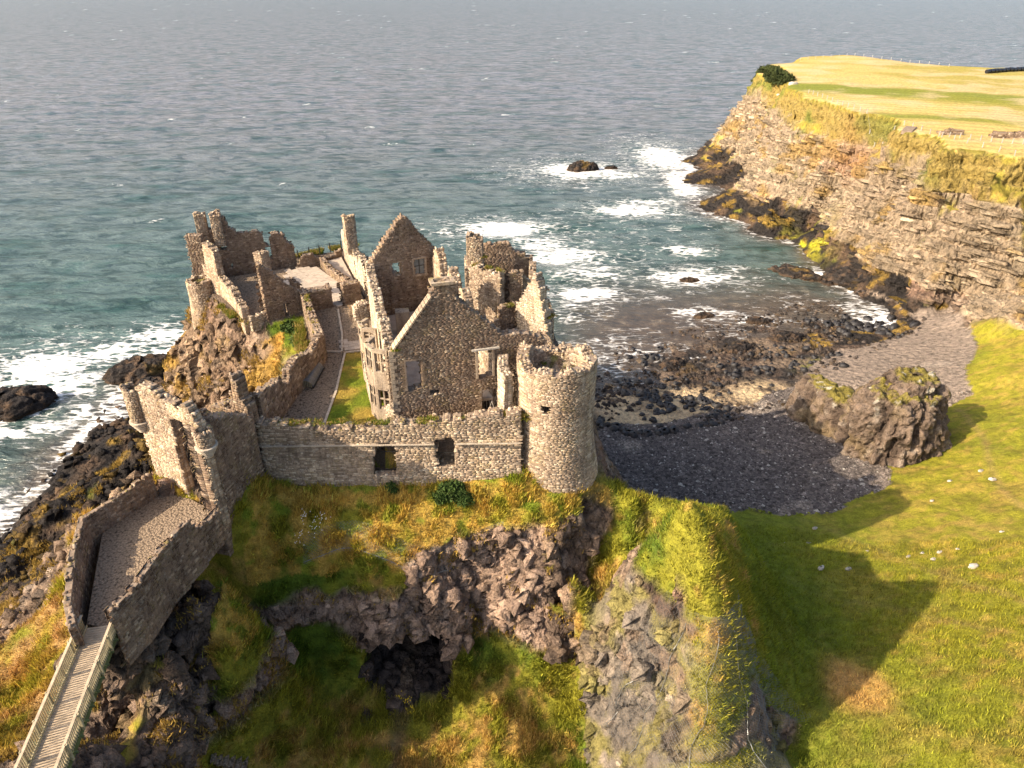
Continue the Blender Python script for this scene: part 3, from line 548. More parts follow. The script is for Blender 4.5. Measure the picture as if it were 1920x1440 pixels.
sea()

# ------------------------------------------------------------------ masonry
QI = np.array([(4, 5, 6, 7), (0, 1, 5, 4), (1, 2, 6, 5), (2, 3, 7, 6), (3, 0, 4, 7)])
def masonry(parent, path, th, top, zb, holes=(), size=(.40, .15), mat='wall', rag=.22, back=True, flare=None, loose=0, closed=False, name='wall', label=None, cell=(.3, .22), prot=.022, capamp=1., jit=.03, topname=None):
    R = random.Random(len(path) * 131 + int(path[0][0] * 10) + int(path[0][1] * 7)); P = np.array(path, float)
    if closed: P = np.vstack([P, P[:1]])
    d = np.diff(P, axis=0); L = np.hypot(d[:, 0], d[:, 1]); S = np.append(0, np.cumsum(L)); tot = S[-1]; d /= L[:, None]; nn = np.stack([-d[:, 1], d[:, 0]], 1)
    vn = np.zeros_like(P)
    for i in range(len(P)):
        a = nn[i - 1] if i > 0 else (nn[-1] if closed else nn[0]); b = nn[i] if i < len(nn) else (nn[0] if closed else nn[-1])
        m = a + b; m /= np.hypot(*m); vn[i] = m / max(.5, m @ b)
    def M3(q):
        q = np.asarray(q, float); sh = q.shape; q = q.reshape(-1, 3); u = q[:, 0] % tot if closed else q[:, 0]
        x = np.interp(u, S, P[:, 0]); y = np.interp(u, S, P[:, 1]); nx = np.interp(u, S, vn[:, 0]); ny = np.interp(u, S, vn[:, 1])
        if not closed:
            e = np.where(u < 0, u, np.where(u > tot, u - tot, 0)); s = np.where(u < 0, 0, len(d) - 1); x += e * d[s, 0]; y += e * d[s, 1]
        ww = q[:, 2].copy()
        if flare: ww -= flare(q[:, 1])
        return np.stack([x + nx * ww, y + ny * ww, q[:, 1]], 1).reshape(sh)
    tp = np.array(top, float) if not isinstance(top, (int, float)) else np.array([(0, top)], float)
    o_ = np.argsort(tp[:, 0], kind='stable') if len(tp) > 1 and (np.diff(tp[:, 0]) < 0).any() else np.arange(len(tp)); tp = tp[o_]
    bp = np.array(zb, float) if not isinstance(zb, (int, float)) else np.array([(0, zb)], float)
    kk = R.random() * 50
    du, dz = cell; nu = max(2, int(round(tot / du))); du = tot / nu; z0 = bp[:, 1].min(); z1 = tp[:, 1].max() + rag + .3; nz = int((z1 - z0) / dz) + 2
    uc = (np.arange(nu) + .5) * du; zc = z0 + (np.arange(nz) + .5) * dz; U, Z = np.meshgrid(uc, zc, indexing='ij')
    rg_ = rag * (vnoise(np.stack([uc / .8, uc * 0 + kk, uc * 0], 1)) + .6 * vnoise(np.stack([uc / .33, uc * 0 + kk, uc * 0 + 7], 1)))
    tz = np.interp(uc, tp[:, 0], tp[:, 1]) + rg_; bz = np.interp(uc, bp[:, 0], bp[:, 1])
    occ = (Z < tz[:, None]) & (Z > bz[:, None])
    for hpoly in holes:
        jx = U.ravel() + .12 * rag * 4 * vnoise(np.stack([Z.ravel() / .4, U.ravel() * 0 + kk, U.ravel() * 0], 1)); occ &= ~pip(jx, Z.ravel(), hpoly).reshape(occ.shape)
    ok = lambda i, j: 0 <= j < nz and (0 <= i < nu or closed) and occ[i % nu, j]
    e = .022; Qs = []; st = []; tint = []
    def addst(b8, t): st.append(b8); tint.append(t)
    def J(s): return R.uniform(-s, s)
    for i in range(nu):
        for j in range(nz):
            if not occ[i, j]: continue
            a, b, c_, d_ = i * du, (i + 1) * du, z0 + j * dz, z0 + (j + 1) * dz
            Qs.append(((a, c_, e), (b, c_, e), (b, d_, e), (a, d_, e))); Qs.append(((b, c_, th - e), (a, c_, th - e), (a, d_, th - e), (b, d_, th - e)))
            if not ok(i, j + 1):
                Qs.append(((a, d_, e), (b, d_, e), (b, d_, th - e), (a, d_, th - e)))
                nk = max(2, int(th / .26)) if capamp > 0 else 0
                for k in range(nk):
                    if R.random() < .42: continue
                    cu, cw_ = (a + b) / 2 + J(du * .5), th * (k + .5) / nk + J(.07); su, sw_ = R.uniform(.09, .2), R.uniform(.08, .17); an = J(.7); ca, sa = math.cos(an), math.sin(an)
                    h = R.uniform(.02, .10) * capamp + (.14 * capamp if R.random() < .06 else 0); t = [d_ + h + J(.04) for _ in range(4)]
                    cr = [(cu + x_ * su * ca - y_ * sw_ * sa, cw_ + x_ * su * sa + y_ * sw_ * ca) for x_, y_ in ((-1, -1), (1, -1), (1, 1), (-1, 1))]; ci = [(cu + (u_ - cu) * .72 + J(.02), cw_ + (v_ - cw_) * .72 + J(.02)) for u_, v_ in cr]
                    addst([(u_, d_ - .06, v_) for u_, v_ in cr] + [(u_, t[q], v_) for q, (u_, v_) in enumerate(ci)], R.random())
            if not ok(i, j - 1) and j > 0: Qs.append(((a, c_, e), (a, c_, th - e), (b, c_, th - e), (b, c_, e)))
            for sg, ux in ((-1, a), (1, b)):
                if ok(i + sg, j): continue
                Qs.append(((ux, c_, e), (ux, c_, th - e), (ux, d_, th - e), (ux, d_, e)))
                nk = max(2, int(th / .45)); 
                for k in range(nk):
                    w0 = th * k / nk + .015; w1 = th * (k + 1) / nk - .015; p = sg * R.uniform(.02, .02 + prot * 1.6); c2 = c_ + .01; d2 = d_ - .01; g = .025
                    addst([(ux, c2, w0), (ux, c2, w1), (ux, d2, w1), (ux, d2, w0), (ux + p, c2 + g, w0 + g), (ux + p, c2 + g, w1 - g), (ux + p, d2 - g, w1 - g), (ux + p, d2 - g, w0 + g)], R.random())
    sw, sh = size
    for face in ((0, 1) if back else (0,)):
        if face: sw, sh = sw * 1.45, sh * 1.5
        zz = z0 + R.uniform(-.1, 0)
        while zz < z1:
            h = sh * R.uniform(.75, 1.3); uu = R.uniform(-sw, 0)
            while uu < tot:
                wd = sw * R.uniform(.5, 1.5); hh = h * (1 if R.random() > .2 else R.uniform(1.0, 1.25)); uc_, zc_ = uu + wd / 2, zz + h / 2
                i_, j_ = int(uc_ / du), int((zc_ - z0) / dz)
                if 0 <= i_ < nu and 0 <= j_ < nz and occ[i_, j_]:
                    g = .014; a, b, c_, d_ = uu + g, uu + wd - g, zz + g, zz + hh - g; p = R.uniform(.01, prot); k = .03
                    w_ = (lambda v: v) if face == 0 else (lambda v: th - v)
                    addst([(a + J(jit), c_ + J(jit * .7), w_(e + .01)), (b + J(jit), c_ + J(jit * .7), w_(e + .01)), (b + J(jit), d_ + J(jit * .7), w_(e + .01)), (a + J(jit), d_ + J(jit * .7), w_(e + .01)),
                           (a + k + J(jit), c_ + k * .8, w_(-p + J(.012))), (b - k + J(jit), c_ + k * .8, w_(-p + J(.012))), (b - k + J(jit), d_ - k * .8, w_(-p + J(.012))), (a + k + J(jit), d_ - k * .8, w_(-p + J(.012)))], R.random())
                uu += wd
            zz += h
    Qv = M3(Qs).reshape(-1, 3); wall = npmesh(name, Qv, np.arange(len(Qv)).reshape(-1, 4), M['mortar'], parent)
    if label: wall['label'] = label
    st = np.array(st, float); tint = np.array(tint); sv = M3(st)
    if loose:
        dim = np.linalg.norm(sv[:, 6] - sv[:, 4], axis=1); dm = np.linalg.norm((sv[:, 4] + sv[:, 6]) / 2 - np.array([0, 0, CAM_H]), axis=1)
        facing = (st[:, 4, 2] < .2) | (np.abs(st[:, 4, 1] - st[:, 0, 1]) > .08)
        order = np.argsort(-dim / dm * facing); pick = order[:loose]
        for i in pick:
            cc = sv[i].mean(0); o = npmesh('stone', sv[i] - cc, QI, M[mat], wall, attrs={'tint': np.full(8, tint[i])}); o.location = cc
        keep = np.ones(len(sv), bool); keep[pick] = False; sv = sv[keep]; tint = tint[keep]
    n = len(sv); F = (np.arange(n)[:, None, None] * 8 + QI[None]).reshape(-1, 4)
    o = npmesh('stonework', sv.reshape(-1, 3), F, M[mat], wall, attrs={'tint': np.repeat(tint, 8)}); o['kind'] = 'stuff'
    return wall
def arc(cx, cy, r, a0, a1, n):
    return [(cx + r * math.cos(math.radians(a0 + (a1 - a0) * k / n)), cy + r * math.sin(math.radians(a0 + (a1 - a0) * k / n))) for k in range(n + 1)]
def thing(name, label, cat, group=None, loc=(0, 0, 0), rz=0): return tag(empty(name, loc, rz), label, cat, group)

def slab_floor(parent, name, poly, z, mat):
    v = [(x, y, z) for x, y in poly] + [(x, y, z - .25) for x, y in poly]; n = len(poly)
    return mesh(name, v, [tuple(range(n))] + [(i, (i + 1) % n, n + (i + 1) % n, n + i) for i in range(n)], M[mat], parent)

# --- gatehouse
G = thing('gatehouse', 'tall roofless stone gatehouse with a ragged door slit at the end of the causeway', 'gatehouse', loc=(-25, 46, 29))
G.location = (0, 0, 0)
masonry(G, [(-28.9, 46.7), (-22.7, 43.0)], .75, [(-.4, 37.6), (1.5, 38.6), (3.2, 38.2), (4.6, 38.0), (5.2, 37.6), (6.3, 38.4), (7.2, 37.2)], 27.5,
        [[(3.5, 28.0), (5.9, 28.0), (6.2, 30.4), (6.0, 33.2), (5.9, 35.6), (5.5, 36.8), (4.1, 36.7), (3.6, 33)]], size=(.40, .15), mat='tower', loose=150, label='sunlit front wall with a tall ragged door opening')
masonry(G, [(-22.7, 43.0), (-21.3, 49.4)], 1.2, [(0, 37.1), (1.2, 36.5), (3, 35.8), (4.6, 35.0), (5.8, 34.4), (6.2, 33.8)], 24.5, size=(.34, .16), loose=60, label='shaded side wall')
masonry(G, [(-28.0, 48.4), (-28.3, 52.3)], 1.1, [(0, 36.2), (2, 34.5), (4, 32)], 27)
masonry(G, [(-26.0, 52.0), (-21.9, 49.9)], 1.1, [(0, 33), (1.5, 33.5), (2.6, 33.6), (3.1, 34.8), (3.5, 37.2), (3.9, 36.4), (4.1, 34.8), (4.7, 34.0)], 28, size=(.34, .24), rag=.4, label='rear wall with a jagged upright spike of masonry')
masonry(G, [(-26.6, 50.6), (-24.0, 49.0)], .6, 33.5, 28.5, size=(.5, .24), rag=.2)
slab_floor(G, 'floor', [(-28, 47.6), (-23, 44.6), (-22, 49), (-26, 51.5)], 29.02, 'gravel')
for (cx, cy, zt, lab) in ((-28.95, 46.75, 38.0, 'corner turret at the seaward edge'), (-22.55, 43.3, 36.5, 'corner turret beside the curtain wall')):
    w_ = masonry(G, arc(cx, cy, .68, -90, 270, 16)[:-1], .26, zt, 35.2, size=(.26, .16), rag=.3, closed=True, mat='tower', name='corner_turret', label=lab, cell=(.25, .2), capamp=.7)
    for k in range(5):
        mb = MB(); r0 = .22 + .12 * k; r1 = r0 + .13; z_ = 34.1 + .22 * k; n = 18
        for i in range(n):
            t = 2 * math.pi * i / n; mb.v += [(cx + r0 * math.cos(t), cy + r0 * math.sin(t), z_), (cx + r1 * math.cos(t), cy + r1 * math.sin(t), z_ + .06), (cx + r1 * math.cos(t), cy + r1 * math.sin(t), z_ + .17), (cx + (r0 - .1) * math.cos(t), cy + (r0 - .1) * math.sin(t), z_ + .205)]
            j = (i + 1) % n; mb.f += [(i * 4 + q, j * 4 + q, j * 4 + q + 1, i * 4 + q + 1) for q in range(3)]
        mb.f.append(tuple(i * 4 for i in range(n)))
        o = mb.build('corbel_ring', M['kerb'], w_)

gq = Vector((6.2, -3.7, 0)).normalized()
for k in range(24):
    z_ = 28.4 + .27 * k; l_ = .52 if k % 2 else .3; mb = MB(); mb.box(Vector((-22.7, 43.0, z_ + .13)) - gq * (l_ / 2 - .03) + Vector((.04, .08, 0)), (l_, .28, .245), math.atan2(gq.y, gq.x)); mb.build('quoin', M['pale'], G)
# --- curtain wall with two barred openings
CW = thing('curtain_wall', 'long sunlit stone curtain wall with two barred openings between gatehouse and round tower', 'castle wall')
FL = lambda z: .9 * np.clip((30.2 - z) / 6, 0, 1) ** 1.2 - .10 * (z > 30.25)
masonry(CW, [(-21.4, 50.1), (-14, 50.25), (-8, 50.5), (.75, 51.0)], 1.15, [(0, 32.5), (2.5, 32.2), (5, 31.8), (8, 31.7), (11, 32.1), (15, 32.4), (19, 32.7), (22.4, 32.9)], [(0, 25.4), (5, 24.6), (12, 24.4), (22.4, 24.6)],
        [[(9.3, 27.2), (11.3, 27.2), (11.55, 29.7), (10.9, 30.35), (9.5, 30.2)], [(14.85, 28.0), (16.5, 28.0), (16.6, 30.75), (14.7, 30.6)]], size=(.44, .15), flare=FL, loose=250, mat='tower', capamp=.8)
mb = MB()
for k in (0, 1, 2, 3, 4, 5, 6, 7, 9, 10, 11): mb.bar((-21.3 + k * 1.83, 50.05 + .04 * k + (.03 if k > 7 else 0), 30.28), (-21.3 + (k + 1) * 1.83, 50.09 + .04 * k + (.03 if k > 7 else 0), 30.30 ), .12, .10)
mb.build('string_course', M['tower'].copy() if False else M['kerb'], CW)
for (u0, u1, zt) in ((9.4, 11.5, 29.3), (14.9, 16.6, 29.2)):
    g = MB(); x0, x1 = -21.4 + u0, -21.4 + u1; yy = 50.75
    g.bar((x0, yy, zt), (x1, yy, zt), .05); g.bar((x0, yy, 27.4), (x1, yy, 27.4), .05)
    gr = g.build('railing_frame', M['iron'], CW)
    for i in range(int((x1 - x0) / .13) + 1):
        b_ = MB(); xx = x0 + i * .13; b_.bar((xx, yy, 27.2), (xx, yy, zt + .12), .03); b_.build('railing_bar', M['iron'], gr)
for (x, y, rz, h) in ((-13.6, 51.6, .3, .25), (-12.7, 51.7, -.3, .2), (-16.2, 52.0, .6, .2), (-17.8, 52.0, .3, .3), (-16.9, 52.3, 1, .25)):
    mb = MB(); mb.box((0, 0, 0), (.9, .6, h * 1.6), rz); o = mb.build('fallen_stone', M['wall'], CW); o.location = (x, y, 30.1)

# --- round tower
TW = thing('round_tower', 'squat round stone corner tower with a broken top and one barred window', 'tower')
c_ = (3.85, 53.9)
FT = lambda z: .75 * np.clip((30.5 - z) / 5, 0, 1) ** 1.3 + .05 * np.clip((z - 34) / 4, 0, 1)
# u runs counter-clockwise from the east side; front (towards the gully) is at three quarters
Lr = 2 * math.pi * 3.42
tt = []
for k in range(25):
    a = 360 * k / 24; zt = {0: 36.8, 1: 36.8, 2: 36.9, 3: 36.7, 4: 36.4, 5: 36.1, 6: 36.0, 7: 36.1, 8: 36.4, 9: 36.8, 10: 37.2, 11: 37.3, 12: 37.2, 13: 36.9, 14: 36.4, 15: 36.7, 16: 36.9, 17: 37.0, 18: 36.8, 19: 37.0, 20: 36.7, 21: 36.8, 22: 37.2, 23: 37.1, 24: 36.8}[k]
    tt.append((Lr * k / 24, zt))
uw = Lr * 253 / 360
masonry(TW, arc(c_[0], c_[1], 3.42, 0, 360, 40)[:-1], 1.05, tt, 23.2, [[(uw - .42, 33.0), (uw + .42, 33.0), (uw + .42, 33.95), (uw - .42, 33.95)], [(Lr * .93, 31.2), (Lr * .95, 31.2), (Lr * .95, 32.4), (Lr * .93, 32.4)]], size=(.44, .15), flare=FT, closed=True, mat='tower', loose=280, rag=.3, capamp=1.1)
aw = math.radians(253); bx, by = c_[0] + 2.9 * math.cos(aw), c_[1] + 2.9 * math.sin(aw)
wf = MB(); wf.box((bx, by, 33.0), (.95, .1, .06), aw + math.pi / 2); wf = wf.build('window_sill', M['kerb'], TW)
for i in range(6):
    b_ = MB(); s_ = (i - 2.5) * .14; x_, y_ = bx - math.sin(aw) * s_, by + math.cos(aw) * s_; b_.bar((x_, y_, 33), (x_, y_, 33.95), .035); b_.build('window_bar', M['iron'], wf)
# rubble fill inside the tower top, with hollows
xs = np.linspace(-2.4, 2.4, 40); X, Y = np.meshgrid(xs, xs); x_, y_ = X.ravel(), Y.ravel(); p = np.stack([x_, y_, x_ * 0], 1)
zf = 35.3 + .45 * y_ / 2.4 + .5 * fbm(p, 1.2, 4, 201) - .35 * worley(p, .55, 202)[0] - 1.6 * np.exp(-(((x_ - .7) / .55) ** 2 + ((y_ + 1.1) / .6) ** 2)) - 1.5 * np.exp(-(((x_ + .8) / .6) ** 2 + ((y_ + .9) / .55) ** 2)) - 1.2 * np.exp(-(((x_ + 1.2) / .8) ** 2 + ((y_ - .9) / .9) ** 2))
i = (np.arange(39)[:, None] * 40 + np.arange(39)[None]).ravel(); Fq = np.stack((i, i + 1, i + 41, i + 40), 1); Fq = Fq[np.hypot(x_[i], y_[i]) < 2.35]
fillc = mixc(np.tile(np.array([.36, .28, .21]), (1600, 1)), (.16, .16, .03), sst(fbm(p, 1.0, 3, 203), .1, .3) * .8)
npmesh('rubble_fill', np.stack([x_ + c_[0], y_ + c_[1], zf], 1), Fq, M['ground'], TW, smooth=True, attrs={'rocky': np.ones(1600)}, colattr=fillc)
masonry(TW, [(.05, 53.0), (-.35, 53.9), (-.3, 55.6)], .9, [(0, 35.6), (.9, 36.2), (2.6, 36.3)], 29, size=(.34, .24), mat='pale', rag=.15, label='broken square shoulder of the tower', name='broken_shoulder')
masonry(TW, [(5.5, 57.6), (4.6, 62), (3.6, 66.2)], 1.1, [(0, 36.4), (2, 34.6), (4, 33.6), (7, 33.0), (9, 33.2)], 26, mat='tower', rag=.35, name='link_wall')
masonry(TW, [(-.3, 57.6), (1.2, 60.5), (2.4, 63.8)], .9, [(0, 36.3), (2, 35.3), (4, 34.0), (7, 33.2)], 29, rag=.3, name='link_wall')

# --- manor house (great hall)
HL = thing('manor_house_ruin', 'roofless manor house ruin with two tall gables and pale bay windows', 'ruin')
slab_floor(HL, 'floor', [(-10.4, 54.6), (-.6, 57.4), (-8, 78.5), (-15.8, 75)], 31.0, 'slab')
masonry(HL, [(-10.5, 54.0), (.2, 57.1), (3.0, 57.9)], 1.0, [(0, 37.0), (.7, 37.5), (3.9, 41.7), (4.15, 43.0), (5.8, 43.0), (6.0, 41.6), (9.2, 38.4), (10, 37.6), (12.2, 37.5), (13.9, 36.6)], 29.0,
        [[(1.3, 33.1), (2.65, 33.5), (2.7, 36.2), (1.3, 36.25)], [(7.7, 33.4), (9.15, 33.6), (9.15, 36.2), (7.7, 36.2)], [(8.15, 29.5), (9.6, 29.5), (9.65, 32.2), (8.15, 32.2)], [(3.2, 32.4), (4.3, 32.5), (4.2, 33.0), (3.4, 33.1)]],
        size=(.38, .135), rag=.08, loose=280, name='front_gable', label='near gable wall of small brown stones')
def placed(parent, name, org, ang, boxes, mat):
    mb = MB(); R_ = Matrix.Rotation(ang, 3, 'Z'); o3 = Vector(org)
    for (u0, u1, w0, w1, z0, z1) in boxes: mb.box(o3 + R_ @ Vector(((u0 + u1) / 2, (w0 + w1) / 2, (z0 + z1) / 2)), (u1 - u0, w1 - w0, z1 - z0), ang)
    return mb.build(name, M[mat], parent)
ga = math.atan2(3.1, 10.7)
placed(HL, 'chimney_cap', (-10.5, 54, 0), ga, [(3.95, 6.0, -.16, .14, 42.9, 43.15), (3.95, 6.0, .95, 1.2, 42.9, 43.15), (3.95, 4.25, .14, .95, 42.9, 43.15), (5.7, 6.0, .14, .95, 42.9, 43.15)], 'pale')
for (u, z0, z1) in ((3.0, 0, 0),):
    mb = MB()
    for k in range(14):
        t = k / 13; u_ = .5 + 3.3 * t; z_ = 37.55 + 4.15 * t; R_ = Matrix.Rotation(ga, 3, 'Z') @ Matrix.Rotation(-math.atan2(4.15, 3.3), 3, 'Y')
        cc = Vector((-10.5, 54, 0)) + Matrix.Rotation(ga, 3, 'Z') @ Vector((u_, .38, z_ + .12))
        b_ = MB(); b_.box(cc, (.36, 1.05, .14), rot=R_); b_.build('coping_stone', M['pale'], HL)
placed(HL, 'lintel', (-10.5, 54, 0), ga, [(7.2, 9.7, -.32, -.1, 36.45, 36.6)], 'whitestone')
for (u0, u1) in ((7.55, 7.75), (9.12, 9.3)): placed(HL, 'window_jamb', (-10.5, 54, 0), ga, [(u0, u1, -.10, .25, 33.6, 36.4)], 'pale')
placed(HL, 'window_frame', (-10.5, 54, 0), ga, [(1.2, 1.35, -.08, .2, 33.3, 36.3), (1.2, 2.8, -.05, .2, 36.2, 36.34)], 'mortar')
for k in range(5): placed(HL, 'railing_bar', (-10.5, 54, 0), ga, [(8.3 + .27 * k, 8.33 + .27 * k, .4, .43, 30, 31.1)], 'white')
mb = MB(); A_ = Vector((-2.2, 55.6, 0)); mb.bar(A_ + Vector((0, 0, 30.2)), A_ + Vector((.35, 0, 31.5)), .05); mb.bar(A_ + Vector((.7, 0, 30.2)), A_ + Vector((.35, 0, 31.5)), .05); mb.bar(A_ + Vector((.1, 0, 30.7)), A_ + Vector((.6, 0, 30.7)), .04)
tag(mb.build('trestle', M['white'], None), 'small white trestle standing in the manor doorway beside the round tower', 'trestle')
masonry(HL, [(-16.0, 75.0), (-8.2, 79.0)], 1.0, [(0, 37.2), (.5, 37.6), (3.5, 41.5), (4.1, 42.1), (4.8, 42.1), (8.3, 37.6), (8.8, 37.0)], 30.5,
        [[(2.7, 35.6), (3.9, 35.6), (3.9, 37.2), (2.7, 37.2)], [(5.3, 35.3), (6.75, 35.3), (6.75, 37.2), (5.3, 37.2)]], size=(.34, .16), rag=.12, loose=60, name='back_gable', label='far gable wall with two upper windows')
ga2 = math.atan2(4.0, 7.8)
fr = placed(HL, 'window_frame', (-16, 75, 0), ga2, [(5.15, 5.35, -.08, .3, 35.2, 37.3), (6.7, 6.9, -.08, .3, 35.2, 37.3), (5.35, 6.7, -.085, .3, 37.15, 37.33), (5.1, 6.95, -.12, .3, 35.1, 35.3)], 'pale')
placed(HL, 'window_mullion', (-16, 75, 0), ga2, [(5.98, 6.07, .1, .16, 35.3, 37.15), (5.35, 5.98, .1, .16, 36.25, 36.33), (6.07, 6.7, .1, .16, 36.25, 36.33)], 'iron').parent = fr
for (a, b) in ((35.3, 36.25), (36.33, 37.15)):
    placed(HL, 'pane', (-16, 75, 0), ga2, [(5.35, 5.98, .125, .135, a, b)], 'glass').parent = fr
    placed(HL, 'pane', (-16, 75, 0), ga2, [(6.07, 6.7, .125, .135, a, b)], 'glass').parent = fr
for k in range(9): placed(HL, 'joist_socket', (-16, 75, 0), ga2, [(3.6 + .45 * k, 3.75 + .45 * k, -.15, .05, 34.0, 34.25)], 'wall').data.attributes if False else None
mb = MB()
# long west wall, ragged, with bay windows of pale ashlar
masonry(HL, [(-16.3, 75.2), (-11.4, 57.0)], .95, [(0, 37.4), (1.5, 36.6), (3, 36.9), (5, 35.8), (6.5, 36.8), (9, 36.9), (9.6, 36.0), (11.5, 36.3), (12.2, 35.2), (14.4, 37.2), (16, 36.8), (17, 35.0), (18.9, 35.4)], 29.8,
        [[(3.6, 32.2), (4.3, 32.2), (4.3, 34.6), (3.6, 34.6)], [(7.8, 32), (8.4, 32), (8.4, 34.6), (7.8, 34.6)], [(12.3, 31.8), (13.6, 31.8), (13.6, 34.4), (12.3, 34.4)]], mat='pale', rag=.35, name='west_wall', label='ragged sunlit west wall of pale stone')
def bay(pts, zt, first):
    b = masonry(HL, pts, .38, zt, 29.9, [], size=(.55, .36), mat='pale', rag=0, cell=(.13, .13), jit=.006, prot=.02, capamp=.25, name='bay_window',
                label='tall pale ashlar bay window beside the lawn' if first else 'broken pale bay window') if False else None
    e_ = empty('bay_window'); e_.parent = HL
    for k in range(len(pts) - 1):
        a, bb = Vector((*pts[k], 0)), Vector((*pts[k + 1], 0)); L_ = (bb - a).length; ang = math.atan2(bb.y - a.y, bb.x - a.x)
        bx_ = [(0, .2, 0, .34, 29.8, zt), (L_ - .2, L_, 0, .34, 29.8, zt), (.2, L_ - .2, 0, .34, 29.8, 31.3), (.2, L_ - .2, 0, .34, 33.5, 35.0), (.2, L_ - .2, 0, .34, zt - .35, zt), (.2, L_ - .2, -.06, .34, 33.35, 33.5), (.2, L_ - .2, -.06, .34, 35.0, 35.15),
               (L_ / 2 - .07, L_ / 2 + .07, .08, .24, 31.3, 33.35), (L_ / 2 - .07, L_ / 2 + .07, .08, .24, 35.15, zt - .35), (.2, L_ - .2, .09, .23, 32.3, 32.42), (.2, L_ - .2, .09, .23, (zt + 34.8) / 2 - .05, (zt + 34.8) / 2 + .05)]
        placed(e_, 'window_surround', (a.x, a.y, 0), ang, bx_, 'pale')
bay([(-12.55, 57.2), (-13.0, 55.9), (-12.1, 54.6), (-10.75, 54.2)], 37.3, True)
bay([(-14.3, 63.6), (-14.9, 62.4), (-14.3, 61.2), (-12.9, 60.8)], 36.2, False)
masonry(HL, [(-14.3, 60.6), (-13.4, 57.6)], .8, [(0, 33.2), (1, 32.2), (3, 31.3)], 29.8, mat='pale', rag=.4, name='broken_footing')
masonry(HL, [(-11.7, 54.6), (-10.6, 53.9)], .7, [(0, 31.6), (1.3, 32.6)], 29.8, mat='pale', rag=.4, name='broken_footing')
# east wall of the hall with surviving piers
masonry(HL, [(-1.0, 57.6), (-8.4, 78.8)], .9, [(0, 37.9), (2.2, 36.6), (4, 35.2), (6, 34.4), (8.4, 34.8), (8.8, 37.4), (10, 38.0), (10.8, 37.2), (11, 33.5), (12.6, 33.5), (13, 37.6), (14.4, 38.6), (15.4, 37.6), (15.6, 34), (18.4, 34), (18.8, 37.4), (20.2, 38.6), (21.6, 37.8), (22.4, 36.8)], 29.8,
        [[(13.3, 32), (15.0, 32), (15.0, 35.6), (14.2, 36.2), (13.3, 35.6)]], rag=.35, mat='tower', name='east_wall', label='east wall of the hall broken into standing piers')
placed(HL, 'stone_block', (-12.6, 70.5, 0), .2, [(0, 1.5, 0, 1.2, 31, 33.6)], 'pale'); placed(HL, 'fireplace', (-10.6, 76.6, 0), ga2, [(0, .9, 0, .4, 31.0, 31.2), (0, .12, 0, .4, 31.2, 31.9), (.8, .9, 0, .4, 31.2, 31.9), (0, .9, 0, .4, 31.9, 32.05)], 'pale')

for k in range(20):
    z_ = 30.2 + .36 * k; l_ = .55 if k % 2 else .34
    placed(HL, 'quoin', (-10.5, 54, 0), ga, [(-.04, l_, -.045, .3, z_ + .02, z_ + .34)], 'pale')
for (u, z0, n_, s_) in ((1.22, 33.3, 8, -1), (2.78, 33.7, 7, 1), (8.02, 30.1, 6, -1), (9.72, 30.1, 6, 1)):
    for k in range(n_):
        l_ = .34 if k % 2 else .2; a_, b_ = (u - l_, u) if s_ < 0 else (u, u + l_); placed(HL, 'quoin', (-10.5, 54, 0), ga, [(a_, b_, -.04, .25, z0 + .36 * k + .02, z0 + .36 * k + .34)], 'tower')
# --- north-east kitchen range
KT = thing('kitchen_range_ruin', 'tall broken kitchen range with a square chimney turret behind the manor house', 'ruin')
masonry(KT, [(-4.6, 73.9), (-1.3, 71.9)], .9, [(0, 37.4), (1, 37.9), (2.2, 37.4), (3.8, 37.7)], 29.5, [[(.1, 29.6), (1.5, 29.6), (1.6, 32.0), (.6, 32.6), (.1, 32.4)]], mat='tower', rag=.2, label='broad sunlit wall with a dark doorway')
masonry(KT, [(-.2, 72.6), (1.3, 72.9)], .9, [(0, 37.4), (1.4, 37.3)], 29.5, rag=.3)
masonry(KT, [(1.2, 72.8), (2.7, 75.2), (2.8, 78.2)], .8, [(0, 37.0), (2, 35.4), (3.2, 36.4), (6, 36.6)], 29, mat='tower', rag=.3)
masonry(KT, [(-4.6, 78.4), (2.4, 78.9)], .9, [(0, 37.6), (1.6, 38.4), (4, 38.6), (5.4, 37.5), (7, 36.6)], 29, rag=.4)
masonry(KT, [(-5.4, 78), (-5.2, 74.2)], .8, [(0, 37.5), (3.6, 37.3)], 29.5, mat='tower', rag=.2)
ch = masonry(KT, [(-5.0, 75.0), (-3.2, 75.0), (-3.2, 76.6), (-5.0, 76.6)], .4, [(0, 40.5), (1.8, 40.1), (3.4, 40.4), (5, 40.6), (7, 40.5)], 36.5, mat='tower', rag=.15, closed=True, name='chimney', cell=(.3, .22), label='square chimney turret with mossy top')
masonry(KT, [(-1.3, 69.4), (.9, 70.3)], .8, [(0, 34.2), (.6, 34.7), (2.2, 34.7)], 29.5, rag=.2)
masonry(KT, [(-4.2, 66.5), (-1.3, 69.2)], .7, [(0, 33.2), (1.5, 32.8), (3.8, 33.6)], 29.5, rag=.2, mat='tower')
masonry(KT, [(.6, 69.2), (3.5, 66.6)], 1.1, [(0, 35.1), (1, 37.2), (2.2, 38.9), (2.9, 37.6), (3.9, 33.5)], 28.5, mat='pale', rag=.18, loose=40, name='east_gable', label='bright triangular gable fragment')
masonry(KT, [(3.6, 66.6), (4.6, 70.5), (3.0, 74.5)], 1.0, [(0, 33.4), (4, 33.8), (8, 34)], 27.5, mat='tower', rag=.3)

